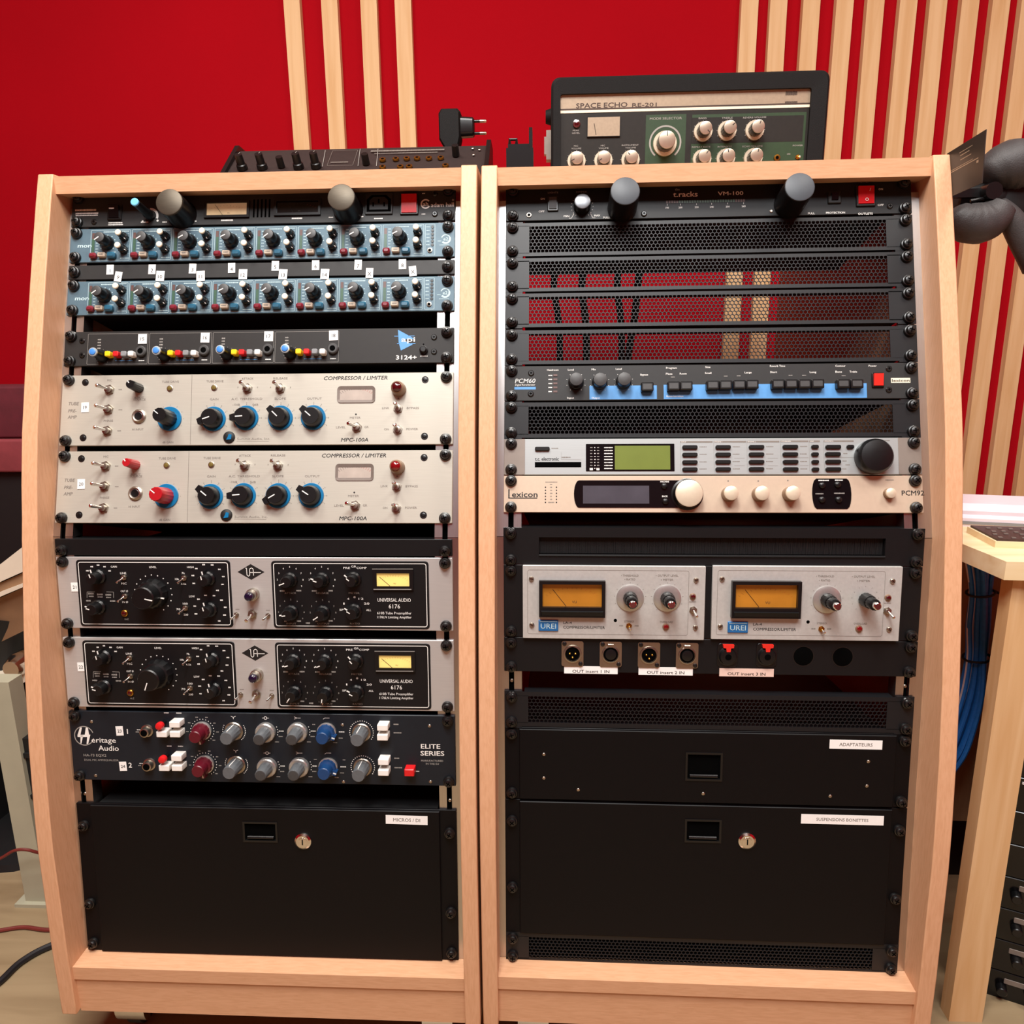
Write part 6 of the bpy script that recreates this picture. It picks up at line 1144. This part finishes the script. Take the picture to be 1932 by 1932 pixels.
shell('seat_rim', ((-409.8, 298, -224.9), (-348.1, 298, -190.6), (-317.8, 298, -174.5), (-274.1, 298, -158.5), (-231.5, 298, -147.3)), ((-411.9, 298, -236.4), (-349.6, 298, -199), (-319.2, 298, -182.9), (-275.1, 298, -165), (-232.5, 298, -153.7)), 'cream_shell', 120)
shell('underside', ((-422.5, 310, -241.2), (-359.9, 310, -205.4), (-329.2, 310, -189.1), (-284.4, 310, -170), (-241.2, 310, -157.7)), ((-454.6, 330, -327.1), (-390.7, 330, -294.4), (-359.1, 330, -278.2), (-312.5, 330, -256.2), (-265.3, 330, -226.6)), 'tan_fabric', 90)
shell('base_rim', ((-429.6, 296, -340.7), (-371.9, 296, -335.1), (-342.7, 296, -329.8), (-297.5, 296, -311.7), (-250.7, 296, -280.2)), ((-437, 296, -380.6), (-377.6, 296, -367.9), (-348.1, 296, -361.5), (-301.7, 296, -337.2), (-254.4, 296, -304.4)), 'cream_shell', 110)
c = (-309.9, 300, -306.8); mb = MB(True); mb.tube([(c[0] + 330, c[1] - 318, c[2] - FLOOR), (c[0] + 330, c[1] - 300, c[2] - FLOOR), (c[0] + 330, c[1] - 270, c[2] - FLOOR)], [14, 21, 21], 20); obj('swivel_joint', mb.mesh('swivel_joint', 'chrome'), R)
c = (-380.2, 360, -329.8); mb = MB(True); mb.tube([(c[0] + 330, c[1] - 300, 0), (c[0] + 330, c[1] - 300, 12), (c[0] + 330, c[1] - 300, 22), (c[0] + 330, c[1] - 300, c[2] - FLOOR), (c[0] + 335, c[1] - 296, c[2] - FLOOR + 40), (c[0] + 345, c[1] - 290, c[2] - FLOOR + 95)], [110, 106, 30, 24, 34, 60], 20); obj('pedestal', mb.mesh('pedestal', 'chassis_black'), R)
b_ = (-251.1, 170.1, -680)
R = thing('painted_post', 'pale green painted post on the floor beside the rack', 'post', (b_[0] - 20, b_[1] + 10, FLOOR))
mb = MB(True); mb.wbox(0, 36, 0, 30, 0, 400); obj('post_shaft', mb.mesh('post_shaft', 'post_paint'), R)
mb = MB(True); mb.wbox(-14, 50, -8, 50, 0, 6); obj('foot_plate', mb.mesh('foot_plate', 'post_paint'), R)
mb = MB(True); mb.wbox(36, 60, 8, 30, 60, 300); mb.wbox(34, 62, 4, 30, 268, 276); mb.wbox(34, 62, 4, 30, 196, 202); obj('side_bracket', mb.mesh('side_bracket', 'chassis_black'), R)
R = thing('dark_cabinet', 'dark cabinet standing behind the pale green post', 'cabinet', (-900, 330, FLOOR))
mb = MB(True); mb.wbox(0, 440, 30, 180, 14, 330); obj('cabinet_body', mb.mesh('cabinet_body', 'chassis_black'), R); mb = MB(True); mb.wbox(8, 432, 24, 30, 24, 322); obj('cabinet_door', mb.mesh('cabinet_door', 'drawer_black'), R); mb = MB(True); mb.wbox(20, 420, 40, 170, 0, 14); obj('cabinet_plinth', mb.mesh('cabinet_plinth', 'chassis_black'), R)
def floor_cable(pts, r, m, label, name):
    mb = MB(True); mb.tube(spline(pts, 6), r, 8); o = obj(name, mb.mesh(name, m)); o.location = wp(0, 0, 0); tag(o, label, 'cable')
zc = FLOOR + 3.4
f = lambda p: (p[0], p[1], zc)
floor_cable([f((-359.1, 99.4, -677)), f((-300.2, 112.2, -677)), f((-271.1, 119.7, -677)), f((-237.6, 127.4, -677)), f((-191.5, 123.5, -677)), f((-143.2, 136.1, -677))], 3.2, 'cable_red', 'thin brown-red cable lying on the floor beside the rack', 'brown_cable')
zc = FLOOR + 5.2
floor_cable([f((-241.2, -68.7, -675)), f((-213.2, -10.4, -675)), f((-200, 24, -675)), f((-193.3, 59.3, -675)), f((-168.9, 90.3, -675)), f((-114.8, 118.5, -675))], 5.0, 'cable_black', 'thick black cable curving across the floor beside the rack', 'black_cable')
pz = (-237.7, 150, -552.2)
floor_cable([((-324, 140, -592)), ((-271, 145, -565.6)), ((-242.3, 145, -549.5)), ((-219, 150, -554.6)), ((-209, 170, -588.4)), ((-212.3, 200, -689.1))], 2.4, 'cable_red', 'thin dark red wire looping around the pale green post', 'red_wire')
